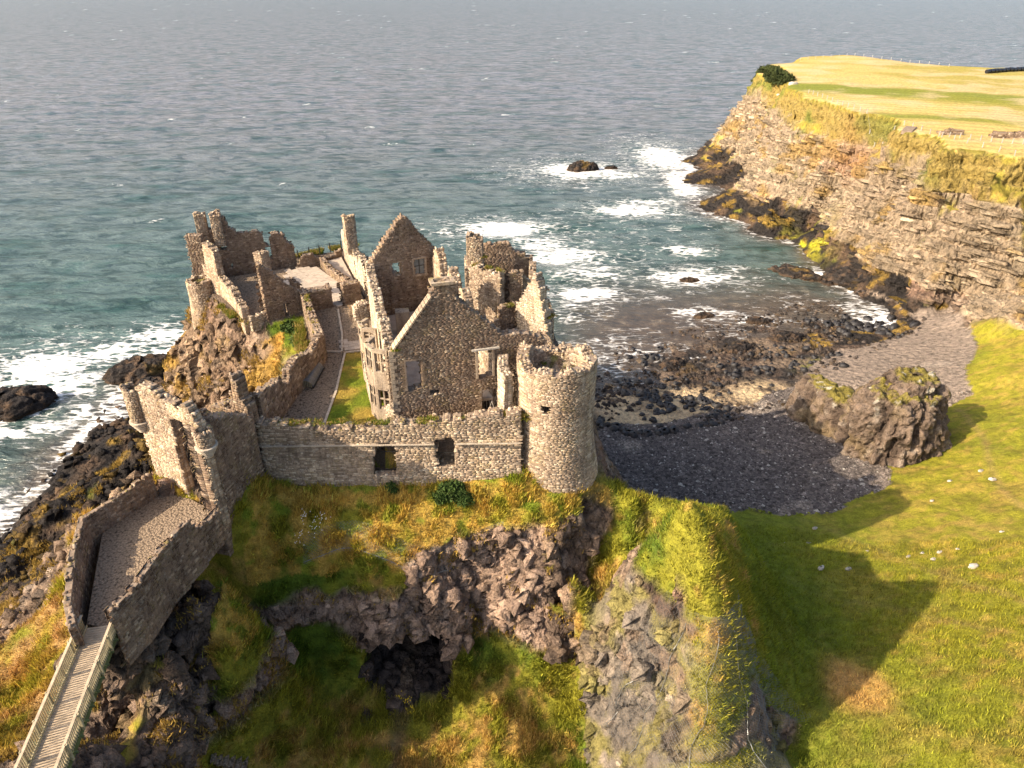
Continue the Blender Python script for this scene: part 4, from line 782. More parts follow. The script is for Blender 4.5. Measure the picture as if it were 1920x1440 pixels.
# --- lodging range by the seaward side of the yard
LG = thing('lodging_range_ruin', 'slender lit wall with slit windows and a lone chimney left of the far gable', 'ruin')
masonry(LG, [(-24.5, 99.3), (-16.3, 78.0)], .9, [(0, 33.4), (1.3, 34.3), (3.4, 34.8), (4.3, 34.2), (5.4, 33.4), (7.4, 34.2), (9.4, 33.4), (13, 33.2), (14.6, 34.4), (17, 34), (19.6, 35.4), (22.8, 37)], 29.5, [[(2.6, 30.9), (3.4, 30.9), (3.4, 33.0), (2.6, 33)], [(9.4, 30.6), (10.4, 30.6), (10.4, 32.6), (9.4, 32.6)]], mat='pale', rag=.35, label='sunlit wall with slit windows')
masonry(LG, [(-21.7, 90.4), (-20.4, 91.0), (-21.0, 92.3), (-22.3, 91.7)], .35, 38.2, 33.2, mat='tower', closed=True, rag=.15, name='chimney')

# --- north-west range
RW = thing('northwest_range_ruin', 'dark roofless range with paired chimney stumps at the far left of the castle', 'ruin')
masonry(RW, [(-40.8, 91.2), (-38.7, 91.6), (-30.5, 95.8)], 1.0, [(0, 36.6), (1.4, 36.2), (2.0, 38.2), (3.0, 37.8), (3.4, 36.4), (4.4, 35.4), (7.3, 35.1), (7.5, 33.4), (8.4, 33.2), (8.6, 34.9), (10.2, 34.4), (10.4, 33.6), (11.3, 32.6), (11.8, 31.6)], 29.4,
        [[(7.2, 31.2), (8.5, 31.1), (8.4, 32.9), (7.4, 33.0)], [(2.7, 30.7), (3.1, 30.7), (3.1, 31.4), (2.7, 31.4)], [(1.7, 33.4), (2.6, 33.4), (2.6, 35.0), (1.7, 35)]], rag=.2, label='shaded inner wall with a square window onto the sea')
masonry(RW, [(-41.2, 90.6), (-40.0, 91.2), (-40.4, 92.6), (-41.8, 92.2)], .4, 38.3, 34, mat='tower', closed=True, rag=.2, name='chimney')
masonry(RW, [(-39.3, 90.9), (-38.1, 91.3), (-38.5, 92.8), (-39.7, 92.4)], .4, 38.4, 34, mat='tower', closed=True, rag=.2, name='chimney')
masonry(RW, [(-42.0, 88.9), (-40.2, 89.0)], 1.2, [(0, 36.3), (1.8, 36.1)], 28.5, rag=.2, mat='wall', name='pier')
masonry(RW, [(-41.9, 90.6), (-38.9, 86.3), (-37.0, 84.4)], .9, [(0, 33.4), (2, 32.4), (4, 32.2), (5, 36.0), (6.5, 36.2), (8, 35.7)], 28.2, mat='tower', rag=.22, label='outer wall rising to a capped pier')
masonry(RW, [(-37.0, 84.4), (-34.4, 81.0), (-31.9, 77.0)], .9, [(0, 32.5), (3, 32.2), (6, 31.6), (9, 31.0)], 27.8, mat='tower', rag=.25, label='low outer wall beside the cliff grass')
masonry(RW, [(-28.9, 77.1), (-25.0, 80.3)], .9, [(-.6, 36.6), (0, 36.8), (.8, 36.1), (1.6, 35.2), (2.4, 33.9), (3.2, 33.0), (5, 31.8)], 28.8, [[(1.9, 29.0), (2.7, 29.0), (2.8, 31.3), (2.0, 31.3)]], rag=.12, loose=30, name='half_gable', label='stepped half gable with a small doorway')
masonry(RW, [(-31.3, 82.4), (-30.2, 81.9), (-29.6, 83.2), (-30.7, 83.7)], .35, 36.2, 29.4, mat='tower', closed=True, rag=.2, name='chimney')
masonry(RW, [(-30.6, 83.9), (-30.0, 80.6), (-29.4, 78.2), (-31.0, 76.6)], .6, [(0, 33.4), (2, 32.0), (4, 31.0), (6, 30.8), (8, 30.2)], 28.6, mat='pale', rag=.4, name='broken_wall', label='low jagged wall stump')
masonry(RW, [(-28.2, 84.6), (-27.2, 84.2)], .6, [(0, 32), (1, 31.6)], 29.4, rag=.3, name='pier')
BT = thing('corner_bastion', 'small round bastion clinging to the left cliff edge below the far range', 'tower')
masonry(BT, arc(-40.4, 86.6, 1.75, 0, 360, 20)[:-1], .7, 31.2, 24.5, mat='tower', rag=.15, closed=True, flare=lambda z: .35 * np.clip((29 - z) / 4, 0, 1), loose=30)
xs = np.array([0] + [1.2] * 16); t_ = np.append(0, np.linspace(0, 2 * math.pi, 17)[:-1])
npmesh('earth_fill', np.stack([-40.4 + xs * np.cos(t_), 86.6 + xs * np.sin(t_), 30.9 + 0 * xs], 1), [(0, k, k % 16 + 1) for k in range(1, 17)], M['ground'], BT, attrs={'rocky': np.ones(17)}, colattr=np.tile([.2, .17, .06], (17, 1)))

# --- courtyard walls
CY = thing('courtyard_wall', 'weathered wall with crenel-like gaps along the left edge of the inner courtyard', 'castle wall')
masonry(CY, [(-25.6, 79.9), (-23.0, 73.2), (-20.5, 67.0), (-20.9, 63.2), (-21.6, 59.5), (-21.9, 56.0), (-22.1, 51.5)], .85, [(0, 32.2), (6, 32.4), (13, 32.5), (14.5, 33.0), (17, 32.2), (20, 33.3), (22, 33.0), (23, 31.8), (25, 33.6), (27, 33.8), (29, 34.5)], 27.8, rag=.34, mat='wall', loose=120, capamp=1.4)
CX = thing('cross_wall', 'low dark cross wall left of the passage into the upper yard', 'wall')
masonry(CX, [(-25.0, 79.3), (-22.0, 80.7)], 1.6, 32.3, 29.6, rag=.15, capamp=.8, loose=20)
CX = thing('cross_wall', 'short dark wall right of the passage into the upper yard', 'wall')
masonry(CX, [(-20.6, 81.2), (-18.8, 82.2)], 1.3, 32.5, 29.6, rag=.15, capamp=.8, loose=20)
CX = thing('low_wall', 'low rubble wall dividing the upper yard from the lodging', 'wall')
masonry(CX, [(-27.1, 95.6), (-25.2, 91.8), (-22.4, 87.8), (-20.9, 85.2), (-19.6, 82.4)], .7, [(0, 30.9), (16, 31.2)], 29.6, rag=.2)
CX = thing('wall_stub', 'small dark trapezoid wall stub at the back of the upper yard', 'wall')
masonry(CX, [(-29.8, 94.3), (-27.2, 95.5)], .8, [(0, 30.4), (.8, 31.6), (1.9, 31.6), (2.9, 30.8)], 29.6, rag=.12)
CX = thing('low_wall', 'broken low wall at the seaward edge of the upper yard', 'wall')
masonry(CX, [(-27.2, 97.4), (-24.7, 99.2)], .6, [(0, 30.4), (1.5, 30.2), (3, 31)], 29.6, rag=.3)
CX = thing('wall_stub', 'square rubble stub against the manor house wall beside the passage', 'wall')
masonry(CX, [(-18.4, 76.6), (-16.9, 77.3)], 1.4, [(0, 31.4), (1.6, 31.8)], 29.6, rag=.25, mat='pale')

# --- paving, lawn, kerbs of the courtyard
def flatz(name, poly, z, mat, label, kind='structure', th=.12):
    o = slab_floor(None, name, poly, z, mat); tag(o, label, kind=kind); return o
PATH = [(-21.9, 51.6), (-16.9, 52.0), (-17.2, 60.0), (-18.3, 68.3), (-13.9, 69.6), (-16.6, 77.6), (-19.4, 82), (-22.6, 81), (-25, 79.6), (-20.7, 68.8), (-21.2, 60)]
flatz('gravel_path', PATH, 29.84, 'gravel', 'dark gravel path through the inner courtyard')
LAWN = [(-16.9, 52.2), (-10.6, 53.6), (-11.9, 57.6), (-12.9, 60.6), (-14.9, 68.9), (-18.0, 68.2), (-17.2, 60.0)]
def kerb(pts, name='kerb', label='pale stone kerb between path and lawn'):
    k0 = empty(name); tag(k0, label, kind='structure')
    for a, b in zip(pts, pts[1:]):
        a, b = Vector((*a, 29.94)), Vector((*b, 29.94)); n = max(1, int((b - a).length / .9))
        for i in range(n):
            mb = MB(); p, q = a.lerp(b, i / n), a.lerp(b, (i + .97) / n); mb.bar(p, q, .22, .16); mb.build('kerb_stone', M['kerb'], k0)
kerb([(-16.95, 52.2), (-17.2, 60.0), (-18.0, 68.2)]); kerb([(-18.0, 68.3), (-14.2, 69.4)], label='pale stone kerb at the far end of the lawn'); kerb([(-18.4, 68.6), (-19.3, 73), (-21.2, 79.8)], label='pale paving line along the passage'); kerb([(-16.2, 70.4), (-17.2, 73.5), (-18.2, 76.4)], label='pale kerb beside the manor wall')
kerb([(-20.6, 68.6), (-18.4, 68.5)], label='kerb crossing the courtyard path')
# paved apron and upper yard: separate flagstones sharing four meshes
def flags(poly, z, w, h, ang, name, label, mat):
    base = empty(name); tag(base, label, kind='structure'); protos = []
    for k in range(4):
        mb = MB(); mb.box((0, 0, -.1), (w * .975, h * .965, .2)); protos.append(mb)
    me = []
    for k in range(4):
        m_ = bpy.data.meshes.new('flagstone'); vv = [Vector(v) + Vector((random.uniform(-.02, .02), random.uniform(-.02, .02), 0)) for v in protos[k].v]; m_.from_pydata(vv, [], protos[k].f); m_.materials.append(M[mat]); me.append(m_)
    px_ = np.array(poly); c0 = px_.mean(0); R_ = np.array([[math.cos(ang), -math.sin(ang)], [math.sin(ang), math.cos(ang)]]); n = 0
    for i in range(-30, 31):
        for j in range(-30, 31):
            q = c0 + R_ @ np.array([(i + .5 * (j % 2)) * w, j * h])
            if pip(np.array([q[0]]), np.array([q[1]]), poly)[0] and n < 295:
                o = bpy.data.objects.new('flagstone', me[(i * 7 + j * 3) % 4]); COL.objects.link(o); o.parent = base; o.location = (q[0], q[1], z + random.uniform(-.012, .012)); o.rotation_euler = (random.uniform(-.006, .006), random.uniform(-.006, .006), ang); n += 1
flags([(-31.4, 93.6), (-27.6, 95.0), (-20.4, 84.0), (-19.6, 82.2), (-22.2, 80.9), (-26, 83.5), (-30, 88)], 29.93, 1.3, .85, -.95, 'upper_yard_paving', 'pale flagstones of the bright upper yard', 'slab')
flags([(-18.2, 68.5), (-14.1, 69.7), (-14.9, 72.2), (-18.9, 71.2)], 29.93, 1.0, .7, .27, 'paved_apron', 'pale paved apron beyond the lawn', 'slab')
flatz('lodging_floor', [(-26.6, 97.0), (-24.8, 98.8), (-17.4, 80), (-19.2, 82.6), (-22, 88)], 29.86, 'slab', 'trodden floor of the lodging beside the yard')
flatz('range_floor', [(-38.4, 91.0), (-31, 94.6), (-29.9, 84), (-29.6, 79), (-31.6, 77.6), (-37, 85)], 29.82, 'gravel', 'dark floor inside the northwest range')
mb = slab_floor(None, 'lawn', LAWN, 29.93, 'ground'); tag(mb, 'bright mown lawn beside the pale bay window', kind='structure')
# replace by a dense patch so the colour can vary
bpy.data.objects.remove(mb, do_unlink=True)
gx_, gy_ = np.meshgrid(np.linspace(-18.2, -10, 60), np.linspace(51.8, 69.2, 120)); gxr, gyr = gx_.ravel(), gy_.ravel(); pz = np.stack([gxr, gyr, 0 * gxr], 1)
zl = 29.93 + .05 * fbm(pz, 1.2, 3, 301); cl = mixc(np.tile(np.array([.155, .20, .015]), (len(gxr), 1)), (.34, .24, .045), sst(fbm(pz, 3.5, 3, 302) + sst(gyr, 57, 66) * .45, .1, .6)); cl = mixc(cl, (.09, .16, .012), sst(fbm(pz, 2, 3, 303) - .2 * sst(gyr, 56, 62), .1, .4) * .6)
i = (np.arange(119)[:, None] * 60 + np.arange(59)[None]).ravel(); Fq = np.stack((i, i + 1, i + 61, i + 60), 1); Fq = Fq[pip(gxr[Fq].mean(1), gyr[Fq].mean(1), LAWN)]
u, inv = np.unique(Fq, return_inverse=True)
o = npmesh('lawn', np.stack([gxr, gyr, zl], 1)[u], inv.reshape(-1, 4), M['ground'], smooth=True, attrs={'rocky': np.zeros(len(u))}, colattr=cl[u]); tag(o, 'bright mown lawn beside the pale bay window', kind='structure')

# --- curved mesh cover over the stair
SC = thing('stair_cover', 'curved metal mesh cover with rails on the courtyard path', 'cover', loc=(-20.35, 60.7, 29.9), rz=-.03)
Lc = 4.0; mb = MB()
def cpt(t, y, r=.75): return (r * math.cos(t), y, .15 + r * .95 * math.sin(t))
for k in range(25):
    t = math.pi * (.02 + .96 * k / 24); mb.bar(cpt(t, 0), cpt(t, Lc), .03)
for k in range(41):
    y_ = Lc * k / 40
    for q in range(12): mb.bar(cpt(math.pi * q / 12, y_), cpt(math.pi * (q + 1) / 12, y_), .025)
mb.build('mesh_vault', M['mesh'], SC)
mb = MB(); n = 16; mb.v += [cpt(math.pi * q / n, y_, .72) for y_ in (0.02, Lc - .02) for q in range(n + 1)]; mb.f += [(q, q + 1, q + n + 2, q + n + 1) for q in range(n)]
mb.build('vault_sheet', flat_mat('tinted_sheet', (.22, .21, .19), .25, .6, .3, 2, .5), SC)
for k in range(8):
    b_ = MB(); x_ = -.6 + .17 * k; b_.bar((x_, -.03, .15), (x_, -.03, .15 + .7 * math.sqrt(max(.05, 1 - (x_ / .75) ** 2))), .07); b_.build('end_bar', M['woodrail'], SC)
for k in range(3):
    b_ = MB(); z_ = .55 + .25 * k; b_.bar((-1.05, 0, z_), (-1.05, Lc, z_), .03)
    if k == 2:
        for q in range(5): b_.bar((-1.05, q, 0), (-1.05, q, z_), .04)
    b_.build('handrail', M['mesh'], SC)
for v in (-.78, .78): b_ = MB(); b_.bar((v, -.05, .08), (v, Lc + .05, .08), .1, .16); b_.build('base_rail', M['iron'], SC)

# --- sea fence at the back of the yard
FN = thing('fence', 'dark post and wire fence on the grassy cliff edge behind the upper yard', 'fence')
FP = [(-31.0, 98.6), (-29.6, 99.6), (-28.3, 100.5), (-27.0, 101.6), (-25.6, 102.7), (-24.3, 103.3)]
for x_, y_ in FP: b_ = MB(); b_.box((x_, y_, 30.3), (.12, .12, 1.5)); b_.build('post', M['iron'], FN)
for z_ in (30.4, 30.7, 30.95): b_ = MB(); b_.tube([(x_, y_, z_) for x_, y_ in FP], .02, 3); b_.build('wire', M['iron'], FN)

# --- causeway
CV = [(-30.6, 40.6), (-28.9, 44.4), (-28.8, 46.6), (-22.8, 42.9), (-23.2, 40.2), (-24.2, 37), (-24.3, 33.6), (-25.3, 31.7), (-27.3, 32.0), (-29.0, 36.4)]
slab_floor(None, 'causeway', CV, 29.0, 'gravel'); tag(bpy.data.objects['causeway'], 'cobbled causeway floor between the two parapets', kind='structure')
PL = thing('parapet_wall', 'dry stone parapet on the sea side of the causeway, bent at its corner', 'wall')
masonry(PL, [(-26.6, 30.4), (-28.0, 32.4), (-29.7, 36.2), (-31.0, 40.0), (-29.8, 42.2), (-28.3, 45.0)], .45, [(0, 30.7), (8, 30.9), (18, 31.1)], [(0, 26), (10, 25), (18, 25.5)], size=(.34, .2), rag=.12, mat='wall', loose=290, capamp=1.0)
PR = thing('parapet_wall', 'dry stone parapet and retaining wall on the gully side of the causeway', 'wall')
masonry(PR, [(-24.9, 31.4), (-24.3, 33.5), (-24.1, 36.7), (-23.2, 39.6), (-22.5, 42.6)], .46, [(0, 30.7), (5, 30.8), (8.3, 31.0), (9.0, 29.9), (11.8, 29.3)], [(0, 26.0), (6, 26.0), (11.8, 26.6)], size=(.36, .21), rag=.12, mat='wall', loose=290, capamp=1.0)

# --- footbridge
FB = thing('footbridge', 'narrow timber footbridge with slatted railings leading to the causeway', 'bridge', loc=(-26.2, 31.85, 29.0))
dirb = Vector((1.8, -9.45, 0)); Lb = 15.5; FB.rotation_euler = (0, 0, math.atan2(dirb.y, dirb.x) + math.pi / 2)
# local frame: -Y runs away from the castle, X to the right seen from above
W2 = .90
pm = bpy.data.meshes.new('plank'); mb = MB(); mb.box((0, 0, 0), (W2 * 2, .165, .05)); pm.from_pydata(mb.v, [], mb.f); pm.materials.append(M['wood'])
for k in range(int(Lb / .19)):
    o = bpy.data.objects.new('plank', pm); COL.objects.link(o); o.parent = FB; o.location = (random.uniform(-.008, .008), -.1 - k * .19, random.uniform(-.004, .004))
for sx in (-1, 1):
    bmh = bpy.data.meshes.new('baluster'); mb = MB(); mb.box((0, 0, .5), (.045, .07, 1.05)); bmh.from_pydata(mb.v, [], mb.f); bmh.materials.append(M['woodrail'])
    for k in range(int(Lb / .17)):
        o = bpy.data.objects.new('baluster', bmh); COL.objects.link(o); o.parent = FB; o.location = (sx * (W2 + .1), -.1 - k * .17, 0)
    b_ = MB(); b_.bar((sx * (W2 + .1), .1, 1.07), (sx * (W2 + .1), -Lb, 1.07), .16, .06); b_.build('handrail', M['wood'], FB)
    b_ = MB(); b_.bar((sx * (W2 + .02), .1, .12), (sx * (W2 + .02), -Lb, .12), .05, .14); b_.build('kick_rail', M['woodrail'], FB)
    b_ = MB(); b_.bar((sx * (W2 - .05), .1, -.3), (sx * (W2 - .05), -Lb, -.3), .2, .5); b_.build('beam', M['green'], FB)
    for k in range(9): b_ = MB(); b_.box((sx * (W2 + .2), -.2 - k * 1.8, .45), (.12, .12, 1.3)); b_.build('post', M['woodrail'], FB)
for k in range(16): b_ = MB(); b_.box((0, -.3 - k * .95, -.1), (W2 * 2 + .7, .1, .12)); b_.build('joist', M['green'], FB)

# ------------------------------------------------------------------ rocks
def blob(cx, cy, z0, rx, ry, h, rot=0, nth=120, nph=44, seed=0, pw=.5, amp=.8, groove=.0, under=1.2, flat=.8):
    th = np.linspace(0, 2 * math.pi, nth, endpoint=False); ph = np.linspace(0, math.pi / 2, nph); A, B = np.meshgrid(th, ph)
    rad = np.cos(B).clip(0) ** pw; x = rad * np.cos(A) * rx; y = rad * np.sin(A) * ry; zz = np.sin(B) ** flat * (h + under) - under
    V = np.stack([(x * math.cos(rot) - y * math.sin(rot)).ravel() + cx, (x * math.sin(rot) + y * math.cos(rot)).ravel() + cy, zz.ravel() + z0], 1)
    i = (np.arange(nph - 1)[:, None] * nth + np.arange(nth)[None]).ravel(); j = (np.arange(nph - 1)[:, None] * nth + ((np.arange(nth) + 1) % nth)[None]).ravel()
    F = np.stack((i, j, j + nth, i + nth), 1); Tt = np.vstack([F[:, :3], F[:, [0, 2, 3]]]); Nv = vnormals(V, Tt); Nv *= np.sign((Nv * (V - [cx, cy, z0])).sum(1))[:, None]
    s = max(rx, ry); d1, d2, idc = worley(V + .2 * s * fbm(V, s * .4, 2, seed)[:, None], s * .42, seed + 1); e1, e2, ide = worley(V, s * .16, seed + 2); h1, h2, idh = worley(V * [1, 1, .55], s * .075, seed + 6)
    g = fbm(V * [1, 1, .18], s * .16, 3, seed + 4)
    d = amp * ((idc - .5) * .9 + (ide - .5) * .45 + (idh - .5) * .26 - .3 * (1 - sst(d2 - d1, 0, .2)) + .8 * fbm(V, s * .5, 4, seed + 3)) + groove * g * 1.4
    return V + Nv * d[:, None] * [1, 1, .7], Tt, Nv, (idc, ide, g)
def rockcol(V, Nv, ids, pal='dark', seed=0):
    n = len(V); idc, ide, g = ids; hi = fbm(V, 1.2, 4, seed + 9); lo = fbm(V, 4, 3, seed + 8)
    if pal == 'dark':
        c = np.tile(np.array([.035, .030, .028]), (n, 1)); c = mixc(c, (.13, .085, .055), sst(hi, .0, .4) * .8); c = mixc(c, (.22, .14, .035), sst(lo + .3 * hi, .15, .4) * .6 * sst(V[:, 2], .8, 2))
        c = mixc(c, (.10, .065, .04), (1 - sst(V[:, 2], .2, .7)) * .7)
    else:
        c = np.tile(np.array([.21, .155, .115]), (n, 1)); c = mixc(c, (.09, .065, .05), sst(-g, -.05, .3) * .85); c = mixc(c, (.34, .28, .22), sst(hi, .15, .4) * .6); c = mixc(c, (.25, .18, .07), sst(lo, .15, .4) * .4)
        c = mixc(c, (.24, .20, .04), sst(Nv[:, 2] + .45 * hi, .75, .95) * .9); c = mixc(c, (.50, .46, .38), sst(hi - .1, .2, .35) * sst(Nv[:, 2], .25, .5) * .8)
    return c * (.8 + .4 * ide)[:, None]
def rock(name, parent, args, pal, seed, **k):
    Vb, Tb, Nb, ids = blob(*args, seed=seed, **k); return npmesh(name, Vb, Tb, M['ground'], parent, smooth=False, attrs={'rocky': np.ones(len(Vb))}, colattr=rockcol(Vb, Nb, ids, pal, seed))
OC = thing('rock_outcrop', 'huge grooved rock outcrop with a mossy crown standing between pebble beach and meadow', 'rock')
rock('main_crag', OC, (55.6, 86.6, 5, 7.2, 6.2, 10.2, .2), 'tan', 400, nth=260, nph=90, pw=.42, amp=1.1, groove=1.0, under=2)
rock('crown', OC, (56.6, 87.3, 12.6, 4.4, 3.8, 4.2, .2), 'tan', 410, nth=150, nph=50, pw=.5, amp=.9, groove=.4)
rock('low_arm', OC, (50.5, 96.2, 2, 8.6, 3.8, 7.4, 1.85), 'tan', 420, nth=200, nph=60, pw=.45, amp=.8, groove=.7, under=2)
for i, (a, lab) in enumerate([((28.0, 283, 0, 6.6, 4.2, 3.0, .2), 'black wave-washed skerry surrounded by foam out in the bay'), ((39.0, 286, 0, 3.0, 1.6, .9, 0), 'small low rock just right of the black skerry'),
    ((-69.5, 117.5, 0, 6.6, 4.4, 3.2, .3), 'jagged dark rock at the foot of the castle cliff on the left'), ((-64.5, 111, 0, 4.5, 3.2, 2.2, -.3), 'dark ledge rock just behind the gatehouse turret'), ((-88, 105.5, 0, 8.5, 5.2, 3.0, .35), 'big brown rock islet at the left edge in white surf'),
    ((72.5, 168.5, 0, 8.6, 3.2, 1.5, -.75), 'long low orange brown rock islet in the inner bay'), ((43.8, 165.5, 0, 2.8, 1.4, .8, 0), 'small brown rock awash in foam in the middle of the bay'), ((42.5, 144.5, 0, 2.6, 1.7, .7, .3), 'brown rock awash near the boulder flats'), ((54, 141.5, 0, 3.2, 2.0, .9, 0), 'kelp covered rock nearer the shore of the inner bay'),
    ((84, 163, 0, 9.0, 4.6, 3.4, -.75), 'dark stepped reef under the yellow lichen at the cliff foot'), ((57, 133, 0, 4.5, 2.6, 1.3, .2), 'broken brown reef at the edge of the boulder flats'), ((46, 128, 0, 3.6, 2.4, 1.1, .6), 'weed covered lump of rock on the tidal flats'), ((31, 121, 0, 3.2, 2.2, 1.2, .6), 'dark rock lump with surf left of the tidal flats')]):
    tag(rock('sea_rock', None, a, 'dark', 430 + i * 7, nth=90, nph=30, pw=.6, amp=a[3] * .16, flat=1.0), lab, 'rock')
tag(rock('rock_pinnacle', None, (-27.4, 33.2, 16.5, 1.5, 1.2, 3.6, .4), 'tan', 540, nth=100, nph=40, pw=.6, amp=.5), 'small sunlit rock pinnacle below the footbridge', 'rock')

# dark boulders: one mesh per kind, many copies
BM = []
for s in range(6):
    Vb, Tb, Nb, ids = blob(0, 0, 0, .5, .42, .42, nth=12, nph=5, seed=600 + s, pw=.6, amp=.14, under=.15)
    me = bpy.data.meshes.new('boulder'); me.from_pydata(Vb.tolist(), [], Tb.tolist()); me.materials.append(M['basalt']); me.polygons.foreach_set('use_smooth', np.ones(len(Tb), bool)); BM.append(me)
pts = []; BL = []
for (bx, by, sx, sy, n, s0, s1, lb) in ((24.5, 107, 2.6, 5.0, 46, .9, 1.9, 'black boulder in the dense cluster left of the sandy pool'), (33.5, 103, 2.6, 4.6, 38, .8, 1.7, 'black boulder in the cluster on the right edge of the sandy pool'), (74, 138, 8, 4.2, 52, .9, 2.4, 'large dark boulder in the bank below the headland reef'), (46, 120, 9, 7, 52, .6, 1.7, 'dark boulder scattered over the brown tidal flat behind the rock outcrop'), (30, 112, 8, 7, 26, .6, 1.4, 'small dark boulder lying loose between the sand patches'), (57, 122, 5, 4, 22, .7, 1.6, 'dark boulder beside the green weed patch above the outcrop'), (27, 125, 3.5, 3, 14, .8, 2, 'dark boulder at the surf line left of the flats')):
    for _ in range(n): pts.append((random.gauss(bx, sx * .7), random.gauss(by, sy * .7), random.uniform(s0, s1))); BL.append(lb)
for k in range(34):
    t = k / 33; a = [(14.5, 101), (16, 97), (19, 94.5), (25, 95), (33, 98.5)]; i_ = min(3, int(t * 4)); f_ = t * 4 - i_
    pts.append((a[i_][0] * (1 - f_) + a[i_ + 1][0] * f_ + random.uniform(-.9, .9), a[i_][1] * (1 - f_) + a[i_ + 1][1] * f_ + random.uniform(-.9, .9), random.uniform(.9, 2.0))); BL.append('black boulder in the row where the dark pebble beach meets the sand')
pa = np.array(pts); ph_ = height(pa[:, 0], pa[:, 1])
for (bx, by, s), hz, lb in zip(pts, ph_, BL):
    if hz > 3.6: continue
    o = bpy.data.objects.new('boulder', random.choice(BM)); COL.objects.link(o); o.location = (bx, by, max(hz, -.15)); o.rotation_euler = (random.uniform(-.3, .3), random.uniform(-.3, .3), random.uniform(0, 6.28)); o.scale = (s * random.uniform(.85, 1.2), s, s * random.uniform(.8, 1.2))
    tag(o, lb, 'boulder', 'black boulders: ' + lb.split(' boulder ')[1])
WS = [(33.3, 63.8, .8), (34.1, 58.1, 1.0), (37.1, 66.9, .7), (36.9, 57.7, .8), (43.7, 58.6, .7), (45.2, 58.8, .7), (46.8, 58.5, .7), (48.6, 58.3, .6), (47.7, 54.5, 1.2), (56.9, 73.8, .9), (61.1, 74.9, .8), (60.8, 72.2, 1.0), (34.9, 63.4, .9), (32.2, 63.5, .5), (54.2, 60.2, .6), (52.5, 70, .6), (40.5, 61, .4), (45.5, 57.3, .7)]
# loose rubble of the tidal flats
_n = 5200; _x = rng.uniform(14, 92, _n); _y = rng.uniform(96, 160, _n); _z = height(_x, _y); _k = (_z > -.45) & (_z < 1.7) & (fbm(np.stack([_x, _y, _z * 0], 1), 6, 3, 881) > -.12) & ~((np.hypot((_x - 29) / 6.5, (_y - 106) / 6) < 1) | (np.hypot((_x - 24) / 7, (_y - 100) / 3.5) < 1) | (np.hypot((_x - 44) / 5, (_y - 109) / 3.5) < 1)); _x, _y, _z = _x[_k], _y[_k], np.maximum(_z[_k], -.1); _n = len(_x)
_s = rng.uniform(.2, .65, _n); _a = rng.uniform(0, 6.28, _n); _o = np.array([(1, 0, -.3), (.3, 1, -.3), (-1, .2, -.3), (-.2, -1, -.3), (.5, .1, .55), (-.3, .5, .5), (-.2, -.4, .6)])
_q = _o[None] * rng.uniform(.7, 1.3, (_n, 7, 1)) * _s[:, None, None]; _r = np.stack([_q[:, :, 0] * np.cos(_a)[:, None] - _q[:, :, 1] * np.sin(_a)[:, None], _q[:, :, 0] * np.sin(_a)[:, None] + _q[:, :, 1] * np.cos(_a)[:, None], _q[:, :, 2]], 2) + np.stack([_x, _y, _z], 1)[:, None]
_f = np.array([(0, 1, 4), (1, 5, 4), (1, 2, 5), (2, 6, 5), (2, 3, 6), (3, 0, 6), (0, 4, 6), (4, 5, 6)]); _c = np.array([.05, .04, .034]) * rng.uniform(.4, 2.6, (_n, 1)) + np.array([.05, .03, .01]) * (rng.random((_n, 1)) < .3)
tag(npmesh('rubble', _r.reshape(-1, 3), (np.arange(_n)[:, None, None] * 7 + _f[None]).reshape(-1, 3), M['ground'], colattr=np.repeat(_c, 7, 0), attrs={'rocky': np.ones(_n * 7)}), 'dark wet rubble littering the tidal flats of the cove', kind='stuff')
WL = ['pale stone left of the round stone group in the shaded upper meadow', 'flat pale stone, left one of the pair at the shadow edge nearest the spur', 'pale stone nearest the beach in the shaded meadow', 'pale stone, right one of the pair in the middle of the shaded meadow', 'leftmost pale stone in the loose row on the sunlit meadow', 'second pale stone from the left in the sunlit meadow row', 'third pale stone from the left in the sunlit meadow row', 'fourth pale stone from the left in the sunlit meadow row', 'large pale stone below the right end of the sunlit row', 'pale stone nearest the grooved outcrop on the bright meadow', 'pale stone right of the outcrop, upper one near the picture edge', 'pale stone right of the outcrop, lower and larger one', 'right stone of the small heap in the upper shaded meadow', 'smallest left stone of the heap in the upper shaded meadow', 'lone small pale stone right of the sunlit row', 'tiny pale stone on the bright grass between outcrop and stone row', 'tiny pale stone in the shadow between the stone heap and the sunlit row', 'small pale stone just below the left part of the sunlit row']
for (bx, by, s), lb in zip(WS, WL):
    s *= .8
    o = bpy.data.objects.new('field_stone', BM[int(bx) % 6].copy()); o.data.materials.clear(); o.data.materials.append(M['whitestone']); COL.objects.link(o); o.location = (bx, by, height1(bx, by) + .05); o.scale = (s * 1.2, s * .8, s * .7); o.rotation_euler = (0, 0, random.uniform(-.6, .6))
    tag(o, lb, 'stone', 'pale stones in the meadow grass')

# ------------------------------------------------------------------ grass tufts, pebbles (uncountable)
cen = V2[T].mean(1); e1_, e2_ = V2[T[:, 1]] - V2[T[:, 0]], V2[T[:, 2]] - V2[T[:, 0]]; fn = np.cross(e1_, e2_); ar = np.linalg.norm(fn, axis=1) / 2; fn = fn / (2 * ar[:, None] + 1e-9); fn *= np.sign(fn[:, 2:3])
fr_, fp_ = rk[T].mean(1), peb[T].mean(1); dist = np.linalg.norm(cen - [0, 0, CAM_H], axis=1); infr = (np.abs(cen[:, 0]) < cen[:, 1] * .9 + 18)
def sample(wt, n):
    cs = np.cumsum(wt); f = np.searchsorted(cs, rng.random(n) * cs[-1]); a, b = rng.random((2, n)); m = a + b > 1; a[m] = 1 - a[m]; b[m] = 1 - b[m]
    return f, V2[T[f, 0]] + e1_[f] * a[:, None] + e2_[f] * b[:, None]
